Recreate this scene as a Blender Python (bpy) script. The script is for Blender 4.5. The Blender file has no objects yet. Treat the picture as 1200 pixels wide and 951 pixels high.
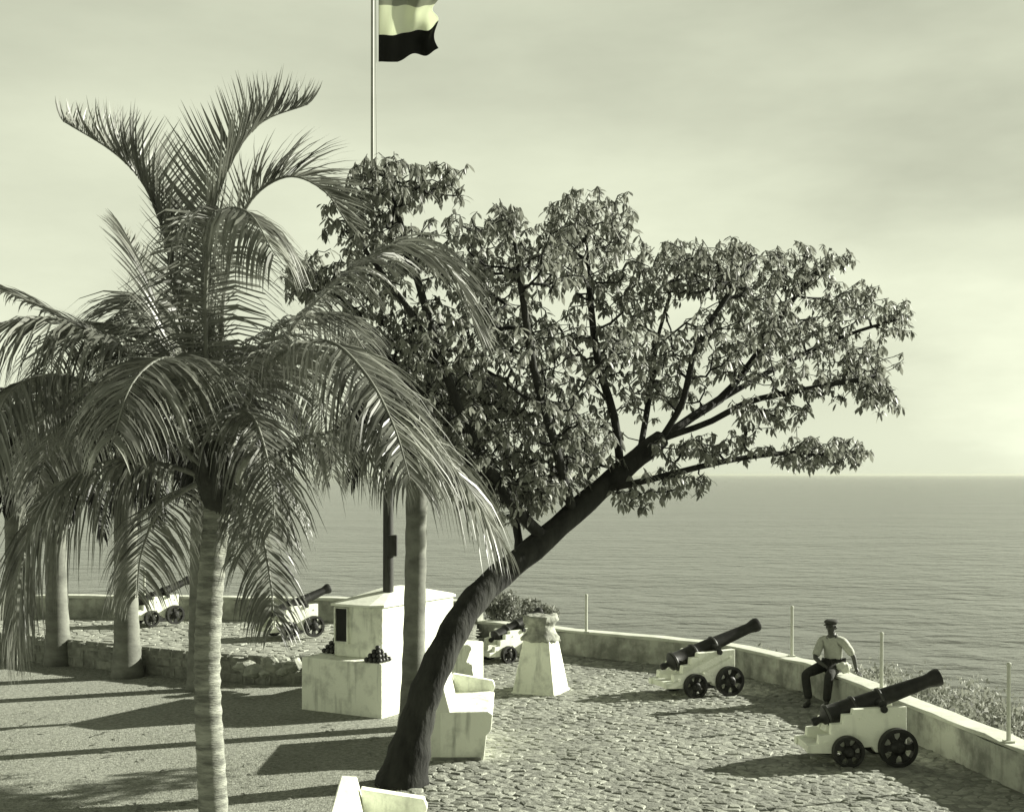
import bpy, bmesh, math, random
import numpy as np
from mathutils import Vector, Matrix
R = math.radians
random.seed(11)
SC = bpy.context.scene
COL = SC.collection

# ------------------------------------------------------------------ camera
F, H, HY = 1450.0, 3.7, 556.0      # focal length (in 1/1200 of the width), eye height, horizon line
cam = bpy.data.cameras.new('camera')
cam.sensor_width = 36; cam.lens = 36 * F / 1200
cam.shift_y = (HY - 475.5) / 1200
cam.clip_start = .1; cam.clip_end = 200000
camo = bpy.data.objects.new('camera', cam); COL.objects.link(camo)
camo.location = (0, 0, H); camo.rotation_euler = (R(90), 0, 0)
SC.camera = camo

# ------------------------------------------------------------------ world
SKY_K = .81
SUN_EL, SUN_AZ = 22.5, 20.0        # azimuth counted from +X towards +Y
w = bpy.data.worlds.new('World'); SC.world = w; w.use_nodes = True
nt = w.node_tree; nt.nodes.clear()
def N(t, **k):
    n = nt.nodes.new(t)
    for a, b in k.items(): setattr(n, a, b)
    return n
sky = N('ShaderNodeTexSky', sky_type='NISHITA', sun_disc=False)
sky.sun_elevation = R(SUN_EL); sky.sun_rotation = R(90 - SUN_AZ)
sky.air_density = 1.0; sky.dust_density = .2; sky.ozone_density = 1.0
bw = N('ShaderNodeRGBToBW'); nt.links.new(sky.outputs[0], bw.inputs[0])
tc = N('ShaderNodeTexCoord'); mp = N('ShaderNodeMapping'); mp.inputs['Scale'].default_value = (1.0, 1.0, 3.2)
mp.inputs['Location'].default_value = (1.731, -.031, 3.379)
nt.links.new(tc.outputs['Generated'], mp.inputs[0])
cl = N('ShaderNodeTexNoise'); cl.inputs['Scale'].default_value = .7; cl.inputs['Detail'].default_value = 8; cl.inputs['Roughness'].default_value = .56
nt.links.new(mp.outputs[0], cl.inputs['Vector'])
rp = N('ShaderNodeMapRange'); rp.inputs[1].default_value = .40; rp.inputs[2].default_value = .72; rp.inputs[3].default_value = 1.0; rp.inputs[4].default_value = 2.2
nt.links.new(cl.outputs[0], rp.inputs[0])
pw = N('ShaderNodeMath', operation='POWER'); nt.links.new(bw.outputs[0], pw.inputs[0]); pw.inputs[1].default_value = .65
kk = N('ShaderNodeMath', operation='MULTIPLY'); nt.links.new(pw.outputs[0], kk.inputs[0]); kk.inputs[1].default_value = SKY_K
mu = N('ShaderNodeMath', operation='MULTIPLY'); nt.links.new(kk.outputs[0], mu.inputs[0]); nt.links.new(rp.outputs[0], mu.inputs[1])
tint = N('ShaderNodeMix', data_type='RGBA', blend_type='MULTIPLY'); tint.inputs[0].default_value = 1
nt.links.new(mu.outputs[0], tint.inputs[6]); tint.inputs[7].default_value = (.955, 1, .765, 1)
bg = N('ShaderNodeBackground'); bg.inputs[1].default_value = .10
nt.links.new(tint.outputs[2], bg.inputs[0])
wo = N('ShaderNodeOutputWorld'); nt.links.new(bg.outputs[0], wo.inputs[0])

# ------------------------------------------------------------------ sun
sl = bpy.data.lights.new('sun', 'SUN'); sl.energy = 5.0; sl.angle = R(.5); sl.color = (1, .985, .87)
so = bpy.data.objects.new('sun', sl); COL.objects.link(so); so.location = (30, 20, 30)
sd = Vector((math.cos(R(SUN_AZ)) * math.cos(R(SUN_EL)), math.sin(R(SUN_AZ)) * math.cos(R(SUN_EL)), math.sin(R(SUN_EL))))
so.rotation_euler = (-sd).to_track_quat('-Z', 'Y').to_euler()

# ------------------------------------------------------------------ exposure
vs = SC.view_settings
SC.display_settings.display_device = 'sRGB'
vs.view_transform = 'Standard'; vs.look = 'None'; vs.gamma = 1; vs.use_curve_mapping = False
vs.exposure = 1.42
SC.cycles.max_bounces = 6; SC.cycles.transparent_max_bounces = 8

# ------------------------------------------------------------------ helpers
def P(px, py, Y): return Vector(((px - 600) * Y / F, Y, H - (py - HY) * Y / F))
def G(px, py, z=0.0):
    Y = F * (H - z) / (py - HY); return Vector(((px - 600) * Y / F, Y, z))

TINT = (.965, 1.0, .84)
def col(v): return (v * TINT[0], v * TINT[1], v * TINT[2], 1)
def mat(name, v, v2=None, scale=3, detail=6, rough=.85, bump=0, bscale=20, stretch=(1, 1, 1), lo=.35, hi=.65, spec=.3,
        metal=0, trans=0, streak=None):
    m = bpy.data.materials.new(name); m.use_nodes = True
    t = m.node_tree; b = t.nodes['Principled BSDF']
    b.inputs['Roughness'].default_value = rough; b.inputs['Metallic'].default_value = metal
    b.inputs['Specular IOR Level'].default_value = spec
    b.inputs['Base Color'].default_value = col(v)
    L = t.links.new
    tc = t.nodes.new('ShaderNodeTexCoord'); mp = t.nodes.new('ShaderNodeMapping'); mp.inputs['Scale'].default_value = stretch
    L(tc.outputs['Object'], mp.inputs[0])
    if v2 is not None:
        n = t.nodes.new('ShaderNodeTexNoise'); n.inputs['Scale'].default_value = scale; n.inputs['Detail'].default_value = detail
        n.inputs['Roughness'].default_value = .62
        L(mp.outputs[0], n.inputs['Vector'])
        r = t.nodes.new('ShaderNodeMapRange'); r.inputs[1].default_value = lo; r.inputs[2].default_value = hi
        L(n.outputs[0], r.inputs[0])
        mx = t.nodes.new('ShaderNodeMix'); mx.data_type = 'RGBA'
        mx.inputs[6].default_value = col(v); mx.inputs[7].default_value = col(v2); L(r.outputs[0], mx.inputs[0])
        out = mx.outputs[2]
        if streak:                       # runs of dirt washed down the face
            s = t.nodes.new('ShaderNodeTexNoise'); s.inputs['Scale'].default_value = 1; s.inputs['Detail'].default_value = 5
            m2 = t.nodes.new('ShaderNodeMapping'); m2.inputs['Scale'].default_value = (9, 9, 1.1); L(tc.outputs['Object'], m2.inputs[0]); L(m2.outputs[0], s.inputs['Vector'])
            r2 = t.nodes.new('ShaderNodeMapRange'); r2.inputs[1].default_value = .55; r2.inputs[2].default_value = .75; r2.inputs[4].default_value = streak; L(s.outputs[0], r2.inputs[0])
            mx2 = t.nodes.new('ShaderNodeMix'); mx2.data_type = 'RGBA'; L(out, mx2.inputs[6]); mx2.inputs[7].default_value = col(.12); L(r2.outputs[0], mx2.inputs[0])
            out = mx2.outputs[2]
        L(out, b.inputs['Base Color'])
    if bump:
        n = t.nodes.new('ShaderNodeTexNoise'); n.inputs['Scale'].default_value = bscale; n.inputs['Detail'].default_value = 6
        L(mp.outputs[0], n.inputs['Vector'])
        bp = t.nodes.new('ShaderNodeBump'); bp.inputs['Strength'].default_value = 1; bp.inputs['Distance'].default_value = bump
        L(n.outputs[0], bp.inputs['Height']); L(bp.outputs[0], b.inputs['Normal'])
    if trans:
        tr = t.nodes.new('ShaderNodeBsdfTranslucent'); tr.inputs[0].default_value = col(v * 1.3)
        ms = t.nodes.new('ShaderNodeMixShader'); ms.inputs[0].default_value = trans
        L(b.outputs[0], ms.inputs[1]); L(tr.outputs[0], ms.inputs[2]); L(ms.outputs[0], t.nodes['Material Output'].inputs[0])
    return m

M = {}
M['white'] = mat('whitewash', .76, .42, 3.2, 10, .9, .012, 18, lo=.5, hi=.74, streak=.55)
M['white_clean'] = mat('whitewash_fresh', .68, .46, 4, 6, .9, .004, 30, lo=.5, hi=.75)
M['parapet'] = mat('parapet_plaster', .42, .20, 2.6, 8, .92, .008, 22, lo=.4, hi=.62, streak=.5)
M['coping'] = mat('coping_plaster', .56, .42, 3, 6, .9, .005, 30)
M['rubble'] = mat('rubble_wall', .27, .11, 4, 8, .95, .03, 9)
M['iron'] = mat('black_iron', .012, .028, 9, 6, .5, .0015, 60, spec=.3)
M['iron_worn'] = mat('worn_iron', .08, .03, 9, 6, .42, .0015, 60, spec=.5)
M['paint'] = mat('white_carriage_paint', .78, .60, 5, 8, .65, .003, 40, lo=.5, hi=.8, streak=.22)
M['stone'] = mat('paving_stone', .36, .16, 7, 8, .88, .012, 40, lo=.3, hi=.7)
M['stone2'] = mat('paving_stone_dark', .26, .10, 7, 8, .88, .012, 40, lo=.3, hi=.7)
M['joint'] = mat('joint_earth', .23, .13, 5, 8, .95, .02, 18)
M['earth'] = mat('dry_lawn_soil', .34, .15, 16, 10, .95, .02, 45, lo=.36, hi=.64)
M['grass'] = mat('short_grass', .33, .18, 1.2, 6, .7, 0, trans=.4)
M['hill'] = mat('hillside_scrub', .10, .05, .8, 8, .95, .05, 3)
M['scrub'] = mat('dry_scrub', .30, .18, 1.5, 5, .7, 0, trans=.2)
M['bush'] = mat('bush_leaf', .22, .12, 2, 5, .6, 0, trans=.2)
M['leaf'] = mat('tree_leaf', .25, .075, 3.5, 4, .5, 0, spec=.35, trans=.28)
M['bark'] = mat('tree_bark', .036, .012, 4, 8, .95, .035, 12, stretch=(1, 1, .35))
M['frond'] = mat('palm_leaflet', .21, .06, 2, 4, .42, 0, spec=.35, trans=.14)
M['frond_shade'] = mat('palm_leaflet_shade', .032, .016, 2, 4, .45, 0, spec=.2, trans=.1)  # back palms' leaflets, with the crowns' inner shade put into the colour
M['rachis'] = mat('palm_rib', .19, .13, 4, 4, .45)
M['ptrunk'] = mat('coconut_trunk', .32, .11, 4, 8, .9, .015, 22, stretch=(1, 1, 5))
M['rtrunk'] = mat('smooth_palm_trunk', .19, .10, 2.5, 6, .85, .004, 20, stretch=(1, 1, 2))
M['fibre'] = mat('palm_fibre', .06, .03, 9, 6, .95, .01, 40)
M['husk'] = mat('dry_sheath', .30, .2, 6, 5, .8, .005, 30)
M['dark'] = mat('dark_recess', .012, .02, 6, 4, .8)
M['mast'] = mat('weathered_mast_wood', .045, .025, 6, 6, .7, .002, 40, stretch=(4, 4, .5))
M['pole'] = mat('painted_pole', .30, .24, 4, 5, .5)
M['post'] = mat('white_fence_post', .52, .42, 5, 5, .7)
M['ball'] = mat('cannonball_iron', .02, .035, 12, 5, .5, .001, 60, spec=.5)
M['rock'] = mat('pale_rubble_stone', .36, .22, 5, 8, .95, .02, 14)
M['wstone'] = mat('weathered_carved_stone', .34, .13, 7, 8, .95, .02, 18)
M['skin'] = mat('skin', .06, None, rough=.5)
M['shirt'] = mat('shirt_cloth', .42, .34, 12, 4, .85, .02, 13)
M['trouser'] = mat('trouser_cloth', .022, .032, 12, 4, .9, .02, 12)
M['shoe'] = mat('shoe_leather', .02, None, rough=.35)
M['cap'] = mat('cap_cloth', .04, .05, 12, 4, .85)
M['cloth'] = mat('white_cloth', .55, .48, 8, 4, .9, .004, 40)
M['flag_white'] = mat('flag_white', .8, None, rough=.9, trans=.35)
M['flag_dark'] = mat('flag_dark', .012, None, rough=.9, trans=.15)
M['flag_mid'] = mat('flag_grey', .36, None, rough=.9, trans=.5)

class MB:
    def __init__(s): s.v = []; s.f = []; s.m = []; s.cur = 0
    def add(s, vs, fs):
        o = len(s.v); s.v += [tuple(x) for x in vs]; s.f += [tuple(i + o for i in f) for f in fs]; s.m += [s.cur] * len(fs)
    def box(s, c, size, mt=None):
        a, b, d = (x / 2 for x in size)
        vs = [Vector((x, y, z)) for x in (-a, a) for y in (-b, b) for z in (-d, d)]
        if mt: vs = [mt @ x for x in vs]
        vs = [x + Vector(c) for x in vs]
        s.add(vs, [(0, 1, 3, 2), (4, 6, 7, 5), (0, 4, 5, 1), (2, 3, 7, 6), (0, 2, 6, 4), (1, 5, 7, 3)])
    def prism(s, poly, z0, z1, top=None):
        n = len(poly); top = top or poly
        vs = [(p[0], p[1], z0 if len(p) < 3 else p[2]) for p in poly] + [(p[0], p[1], z1 if len(p) < 3 else p[2]) for p in top]
        s.add(vs, [tuple(range(n))[::-1], tuple(range(n, 2 * n))] + [(i, (i + 1) % n, n + (i + 1) % n, n + i) for i in range(n)])
    def sideprism(s, prof, y0, y1):      # profile in x,z pushed along y
        n = len(prof)
        vs = [(p[0], y0, p[1]) for p in prof] + [(p[0], y1, p[1]) for p in prof]
        s.add(vs, [tuple(range(n)), tuple(range(n, 2 * n))[::-1]] + [(i, n + i, n + (i + 1) % n, (i + 1) % n) for i in range(n)])
    def tube(s, pts, rad, n=8, cap=True):
        pts = [Vector(p) for p in pts]; rings = []; up = None; vs = []
        for i, p in enumerate(pts):
            t = (pts[min(i + 1, len(pts) - 1)] - pts[max(i - 1, 0)]).normalized()
            if up is None:
                up = Vector((0, 0, 1)) if abs(t.z) < .9 else Vector((1, 0, 0))
            a = t.cross(up).normalized(); up = a.cross(t).normalized()
            r = rad[i] if hasattr(rad, '__len__') else rad
            for k in range(n):
                q = 2 * math.pi * k / n
                vs.append(p + (a * math.cos(q) + up * math.sin(q)) * r)
        fs = [(i * n + k, i * n + (k + 1) % n, (i + 1) * n + (k + 1) % n, (i + 1) * n + k) for i in range(len(pts) - 1) for k in range(n)]
        if cap: fs += [tuple(range(n))[::-1], tuple(range((len(pts) - 1) * n, len(pts) * n))]
        s.add(vs, fs)
    def lathe(s, prof, n=24, mt=None):   # (axial x, radius), about the x axis
        vs = []
        for x, r in prof:
            for k in range(n):
                q = 2 * math.pi * k / n; p = Vector((x, r * math.cos(q), r * math.sin(q)))
                vs.append(mt @ p if mt else p)
        m = len(prof)
        fs = [(i * n + k, (i + 1) * n + k, (i + 1) * n + (k + 1) % n, i * n + (k + 1) % n) for i in range(m - 1) for k in range(n)]
        fs += [tuple(range(n)), tuple(range((m - 1) * n, m * n))[::-1]]
        s.add(vs, fs)
    def build(s, name, m, parent=None, smooth=False, bevel=0, fix=True):
        me = bpy.data.meshes.new(name); me.from_pydata(s.v, [], s.f)
        ms = m if isinstance(m, (list, tuple)) else [m]
        for x in ms: me.materials.append(M[x])
        if len(ms) > 1: me.polygons.foreach_set('material_index', s.m)
        if bevel or fix:
            b = bmesh.new(); b.from_mesh(me)
            if fix: bmesh.ops.recalc_face_normals(b, faces=b.faces)
            if bevel:
                ed = [e for e in b.edges if len(e.link_faces) == 2 and e.calc_face_angle(0) > .5]
                bmesh.ops.bevel(b, geom=ed, offset=bevel, segments=2, affect='EDGES', profile=.5)
            b.to_mesh(me); b.free()
        if smooth:
            me.polygons.foreach_set('use_smooth', [True] * len(me.polygons))
            if smooth == 'auto': me.set_sharp_from_angle(angle=R(40))
        me.update()
        return link(name, me, parent)

def link(name, me, parent=None):
    o = bpy.data.objects.new(name, me); COL.objects.link(o)
    if parent: o.parent = parent
    return o
def tag(o, label=None, cat=None, group=None, kind=None):
    if label: o['label'] = label
    if cat: o['category'] = cat
    if group: o['group'] = group
    if kind: o['kind'] = kind
    return o
def empty(name, loc=(0, 0, 0), rz=0, sc=1):
    o = bpy.data.objects.new(name, None); COL.objects.link(o); o.empty_display_size = .2
    o.location = loc; o.rotation_euler = (0, 0, rz); o.scale = (sc,) * 3; return o
def fast_mesh(name, V, Fc, m, parent=None, smooth=False):     # numpy verts, equal-size faces
    V = np.asarray(V, dtype=np.float32); Fc = np.asarray(Fc, dtype=np.int32); k = Fc.shape[1]
    me = bpy.data.meshes.new(name); me.vertices.add(len(V)); me.vertices.foreach_set('co', V.ravel())
    me.loops.add(Fc.size); me.loops.foreach_set('vertex_index', Fc.ravel())
    me.polygons.add(len(Fc)); me.polygons.foreach_set('loop_start', np.arange(0, Fc.size, k, dtype=np.int32))
    me.materials.append(M[m]); me.update(calc_edges=True)
    if smooth: me.polygons.foreach_set('use_smooth', [True] * len(Fc))
    me.validate(); return link(name, me, parent)
def crom(pts, n):                          # Catmull-Rom through pts
    pts = [Vector(p) for p in pts]; q = [pts[0] * 2 - pts[1]] + pts + [pts[-1] * 2 - pts[-2]]
    out = []; segs = len(pts) - 1
    for i in range(n):
        u = i / (n - 1) * segs; k = min(int(u), segs - 1); t = u - k
        a, b, c, d = q[k:k + 4]
        out.append(.5 * ((2 * b) + (c - a) * t + (2 * a - 5 * b + 4 * c - d) * t * t + (3 * b - a - 3 * c + d) * t ** 3))
    return out
def inside(x, y, poly):
    c = False; n = len(poly); j = n - 1
    for i in range(n):
        if (poly[i][1] > y) != (poly[j][1] > y) and x < (poly[j][0] - poly[i][0]) * (y - poly[i][1]) / (poly[j][1] - poly[i][1]) + poly[i][0]: c = not c
        j = i
    return c
def seen(x, y, z=0, mg=20):
    if y < 1: return False
    px = 600 + x * F / y; py = HY + (H - z) * F / y
    return -mg < px < 1200 + mg and -mg < py < 951 + mg

# ------------------------------------------------------------------ sea
SEA = -15.0
def make_sea():
    mb = MB(); xs = [-90000, -20000, -4000, -1000, -200, 0, 200, 1000, 4000, 20000, 90000]; ys = [-300, 0, 60, 300, 1000, 4000, 20000, 90000]
    mb.add([(x, y, SEA) for y in ys for x in xs], [(j * 11 + i, j * 11 + i + 1, (j + 1) * 11 + i + 1, (j + 1) * 11 + i) for j in range(7) for i in range(10)])
    m = bpy.data.materials.new('sea_water'); m.use_nodes = True; t = m.node_tree; b = t.nodes['Principled BSDF']; L = t.links.new
    b.inputs['Base Color'].default_value = col(.07); b.inputs['Roughness'].default_value = .22; b.inputs['IOR'].default_value = 1.33
    g = t.nodes.new('ShaderNodeNewGeometry')
    def wave(sx, sy, rot, det):
        mp = t.nodes.new('ShaderNodeMapping'); mp.inputs['Scale'].default_value = (sx, sy, 1); mp.inputs['Rotation'].default_value = (0, 0, R(rot)); L(g.outputs['Position'], mp.inputs[0])
        n = t.nodes.new('ShaderNodeTexNoise'); n.inputs['Scale'].default_value = 1; n.inputs['Detail'].default_value = det; n.inputs['Roughness'].default_value = .5; n.inputs['Distortion'].default_value = .3; L(mp.outputs[0], n.inputs['Vector'])
        return n.outputs[0]
    def mth(op, a, c):
        n = t.nodes.new('ShaderNodeMath'); n.operation = op
        for i, x in enumerate((a, c)):
            if isinstance(x, (int, float)): n.inputs[i].default_value = x
            else: L(x, n.inputs[i])
        return n.outputs[0]
    h = mth('ADD', mth('MULTIPLY', wave(.12, .17, 8, 5), 1.25), mth('MULTIPLY', wave(.38, .48, -14, 4), .42))
    h = mth('ADD', h, mth('MULTIPLY', wave(.009, .02, 20, 3), 2.6))
    bp = t.nodes.new('ShaderNodeBump'); bp.inputs['Strength'].default_value = 1; bp.inputs['Distance'].default_value = 1.0; L(h, bp.inputs['Height']); L(bp.outputs[0], b.inputs['Normal'])
    M['sea'] = m
    tag(mb.build('sea', 'sea'), kind='structure')
make_sea()

# ------------------------------------------------------------------ lie of the land
PAR = [(-22, 28.6), (-6.8, 27.7), (-.75, 26.9), (1.5, 25.1), (3.62, 23.5), (4.15, 22.85), (4.97, 21.0), (5.93, 14.3), (7.35, 4.4), (8.7, -5.0)]   # inner foot of the parapet
PAR_T = .30
TH = .5                                                                             # terrace height
TER = [(-22, 30.2), (-13.5, 26.7), (-8.2, 23.75), (-5.7, 22.3), (-4.3, 21.75), (-2.6, 22.0), (-.75, 22.6)]           # foot of the terrace wall
def off(line, d):
    out = []
    for i, p in enumerate(line):
        a = Vector(line[max(i - 1, 0)]); b = Vector(line[min(i + 1, len(line) - 1)]); p = Vector(p)
        t1 = (p - a).normalized() if i else (b - p).normalized(); t2 = (b - p).normalized() if i < len(line) - 1 else t1
        n1 = Vector((-t1.y, t1.x)); n2 = Vector((-t2.y, t2.x)); n = (n1 + n2).normalized()
        out.append(p + n * d / max(.4, n.dot(n1)))
    return out
OUT = off(PAR, PAR_T)

def make_land():
    # one sheet for the fort's level ground
    poly = [(p[0], p[1]) for p in off(PAR, .1)] + [(8.7, -12), (-40, -12), (-40, 28.6)]
    mb = MB(); mb.prism(poly, -1.5, 0.0)
    tag(mb.build('ground', 'earth'), kind='structure')
    # headland falling to the sea outside the parapet
    rows = []
    ds = [-.12, .3, .8, 1.4, 2, 2.6, 3.2, 4, 5, 6.5, 9, 13, 18, 26]
    line = [Vector(PAR[0]) + Vector((-18, 0))] + [Vector(p) for p in PAR]
    fine = []
    for i in range(len(line) - 1):
        k = max(2, int((line[i + 1] - line[i]).length / .8))
        fine += [line[i].lerp(line[i + 1], j / k) for j in range(k)]
    fine.append(line[-1])
    rnd = random.Random(5)
    # smoothed outward directions, so the slope turns the corner as a fan
    nrm = []
    for i in range(len(fine)):
        a = fine[max(0, i - 5)]; b = fine[min(len(fine) - 1, i + 5)]; t = (b - a).normalized(); nrm.append(Vector((-t.y, t.x)))
    V = []
    for d in ds:
        for i, p in enumerate(fine):
            q = p + nrm[i] * (PAR_T + d)
            shelf = 3.4 if q.x > 4.4 else 1.0
            z = -.22 - .05 * max(d, 0) - max(0, d - shelf) * .95
            z += 0 if d < .2 else (rnd.random() - .5) * .22 * min(1, d)
            V.append((q.x, q.y, max(z, SEA - 3)))
    n = len(fine)
    mb = MB(); mb.add(V, [(j * n + i, j * n + i + 1, (j + 1) * n + i + 1, (j + 1) * n + i) for j in range(len(ds) - 1) for i in range(n - 1)])
    tag(mb.build('hillside', 'hill', smooth=True), kind='structure')
    return fine, nrm
fine, nrm = make_land()

# terrace body
tp = [(p[0], p[1]) for p in off(TER, .18)] + [(-.75, 27.0), (-6.8, 27.8), (-22, 30.5)]
mb = MB(); mb.prism([(-.93, 22.55) if abs(p[0] + .75) < .25 and p[1] < 23 else p for p in tp], -.1, TH - .035)
tag(mb.build('terrace', 'joint'), kind='structure')
terrace = bpy.data.objects['terrace']
# terrace retaining wall : courses of rough stones
rw = empty('retaining_wall', (-6, 22.6, 0)); tag(rw, 'low rough stone wall holding up the terrace behind the palm trunks', 'wall')
def wall_stones():
    rnd = random.Random(8); core = MB(); k = 0
    for i in range(1, len(TER) - 1):
        a = Vector((*TER[i], 0)); b = Vector((*TER[i + 1], 0)); d = (b - a); L = d.length; t = d / L; nn = Vector((t.y, -t.x, 0))
        core.add([a + Vector((0, 0, -.05)), b + Vector((0, 0, -.05)), b + Vector((0, 0, TH - .04)), a + Vector((0, 0, TH - .04)),
                  a - nn * .25 + Vector((0, 0, -.05)), b - nn * .25 + Vector((0, 0, -.05)), b - nn * .25 + Vector((0, 0, TH - .04)), a - nn * .25 + Vector((0, 0, TH - .04))],
                 [(0, 1, 2, 3), (5, 4, 7, 6), (3, 2, 6, 7), (4, 5, 1, 0), (1, 5, 6, 2), (4, 0, 3, 7)])
        z = 0
        for row in range(3):
            hgt = (.19, .17, .16)[row]; x = -rnd.random() * .2
            while x < L:
                wd = .2 + rnd.random() * .28; x1 = min(x + wd, L); x0 = max(x, 0)
                if x1 - x0 > .06:
                    m = MB(); pr = .004 + rnd.random() * .014
                    def q(u, v, dd): return a + t * u + Vector((0, 0, v)) + nn * dd - Vector(rw.location)
                    j = lambda: (rnd.random() - .5) * .03
                    o = [q(x0 + .012, z + .012, -.02), q(x1 - .012, z + .012, -.02), q(x1 - .012, z + hgt - .012, -.02), q(x0 + .012, z + hgt - .012, -.02)]
                    f = [q(x0 + .022 + j(), z + .02 + j(), pr), q(x1 - .035 + j(), z + .03 + j(), pr), q(x1 - .035 + j(), z + hgt - .03 + j(), pr), q(x0 + .035 + j(), z + hgt - .03 + j(), pr)]
                    m.add(o + f, [(4, 5, 6, 7), (0, 1, 5, 4), (1, 2, 6, 5), (2, 3, 7, 6), (3, 0, 4, 7)])
                    m.build('stone', 'rubble' if rnd.random() < .75 else 'stone2', rw, smooth=False); k += 1
                x += wd
            z += hgt
    o = core.build('core', 'rubble', rw)
    o.location = -rw.location
wall_stones()

# parapet : one wall section per straight run, each with its pale coping
def parapet():
    root = empty('parapet_wall', (PAR[3][0], PAR[3][1], 0)); tag(root, 'low weathered whitewashed parapet with pale coping along the sea edge', 'wall')
    inv = -Vector((PAR[3][0], PAR[3][1], 0))
    a = off(PAR, 0); b = off(PAR, PAR_T); ca = off(PAR, -.015); cb = off(PAR, PAR_T + .03)
    rnd = random.Random(3)
    for i in range(len(PAR) - 1):
        top = (TH + .47) if i < 2 else .52
        L = (Vector(PAR[i + 1]) - Vector(PAR[i])).length; k = max(2, int(L / .45))
        for nm, p0, p1, z0, z1, m in (('wall_section', a, b, -.6, top - .05, 'parapet'), ('coping', ca, cb, top - .053, top, 'coping')):
            mb = MB(); V = []
            for j in range(k + 1):
                u = j / k; w0 = p0[i].lerp(p0[i + 1], u); w1 = p1[i].lerp(p1[i + 1], u); jj = (rnd.random() - .5) * .034 if 0 < j < k else 0
                V += [(w0.x, w0.y, z0), (w0.x + jj, w0.y, z1 + jj), (w1.x, w1.y, z1 + jj), (w1.x, w1.y, z0)]
            fs = [(j * 4 + q, j * 4 + (q + 1) % 4, j * 4 + 4 + (q + 1) % 4, j * 4 + 4 + q) for j in range(k) for q in range(4)] + [(0, 1, 2, 3), tuple(k * 4 + q for q in (3, 2, 1, 0))]
            mb.add([Vector(v) + inv for v in V], fs)
            mb.build(nm, m, root, bevel=.012 if nm == 'coping' else 0)
parapet()

# white fence posts standing on the parapet's sea side
def posts():
    spec = [(687, 697, 740, 'standing on the parapet behind the carved stone pedestal'), (928, 711, 768, 'standing on the parapet between the raised cannon and the seated man'),
            (1033, 742, 806, 'standing on the parapet above the near cannon barrel'), (1182, 778, 868, 'standing on the parapet, rightmost of the posts'),
            (169, 667, 699, 'standing on the terrace parapet beside the farthest cannon')]
    for px, y0, y1, lab in spec:
        z = .97 if px < 300 else .52
        Y = F * (H - z) / (y1 - HY); x = (px - 600) * Y / F; h = (y1 - y0) * Y / F
        e = empty('fence_post', (x, Y, z - .02)); tag(e, 'thin white fence post ' + lab, 'fence post', 'white posts along the parapet')
        mb = MB(); mb.tube([(0, 0, 0), (0, 0, h * .5), (.004, 0, h)], [.028, .026, .024], 8); mb.build('shaft', 'post', e, smooth='auto')
        mb = MB(); mb.tube([(.004, 0, h - .001), (.004, 0, h + .03), (.004, 0, h + .045)], [.032, .03, .012], 8); mb.build('cap', 'post', e, smooth='auto')
        mb = MB(); mb.box((0, 0, .016), (.11, .11, .03)); mb.build('foot', 'post', e)
posts()

# ------------------------------------------------------------------ paving
def voronoi(x0, x1, y0, y1, s, rnd, ok):
    nx = int((x1 - x0) / s) + 1; ny = int((y1 - y0) / (s * .8)) + 1; pts = {}
    for j in range(ny):
        for i in range(nx):
            pts[i, j] = (x0 + (i + .5 * (j % 2) + (rnd.random() - .5) * .8) * s, y0 + (j + (rnd.random() - .5) * .75) * s * .8)
    out = []
    for (i, j), p in pts.items():
        if not ok(*p): continue
        poly = [(p[0] + a * s * 2, p[1] + b * s * 2) for a, b in ((-1, -1), (1, -1), (1, 1), (-1, 1))]
        for dj in range(-3, 4):
            for di in range(-3, 4):
                q = pts.get((i + di, j + dj))
                if q is None or (di == 0 and dj == 0): continue
                mx, my = (p[0] + q[0]) / 2, (p[1] + q[1]) / 2; nx_, ny_ = q[0] - p[0], q[1] - p[1]
                new = []
                for k in range(len(poly)):
                    a, b = poly[k], poly[(k + 1) % len(poly)]
                    da = (a[0] - mx) * nx_ + (a[1] - my) * ny_; db = (b[0] - mx) * nx_ + (b[1] - my) * ny_
                    if da <= 0: new.append(a)
                    if da * db < 0: t = da / (da - db); new.append((a[0] + (b[0] - a[0]) * t, a[1] + (b[1] - a[1]) * t))
                poly = new
                if len(poly) < 3: break
            if len(poly) < 3: break
        if len(poly) >= 3: out.append((p, poly))
    return out
def stone(mb, poly, zb, rnd, flat=False):
    cx = sum(p[0] for p in poly) / len(poly); cy = sum(p[1] for p in poly) / len(poly); n = len(poly)
    r = sum(math.hypot(p[0] - cx, p[1] - cy) for p in poly) / n
    i0 = max(.3, 1 - .007 / r); i1 = max(.2, 1 - .026 / r); h = .004 + rnd.random() ** 2 * .017
    tx, ty = (rnd.random() - .5) * .1, (rnd.random() - .5) * .1
    V = [(cx + (p[0] - cx) * i0, cy + (p[1] - cy) * i0, zb) for p in poly]
    for p in poly:
        x, y = cx + (p[0] - cx) * i1 + (rnd.random() - .5) * .012, cy + (p[1] - cy) * i1 + (rnd.random() - .5) * .012
        V.append((x, y, zb + h + (x - cx) * tx + (y - cy) * ty + (rnd.random() - .5) * .010))
    V.append((cx, cy, zb + h + .007))
    mb.add(V, [(k, (k + 1) % n, n + (k + 1) % n, n + k) for k in range(n)] + [(n + k, n + (k + 1) % n, 2 * n) for k in range(n)])

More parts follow.
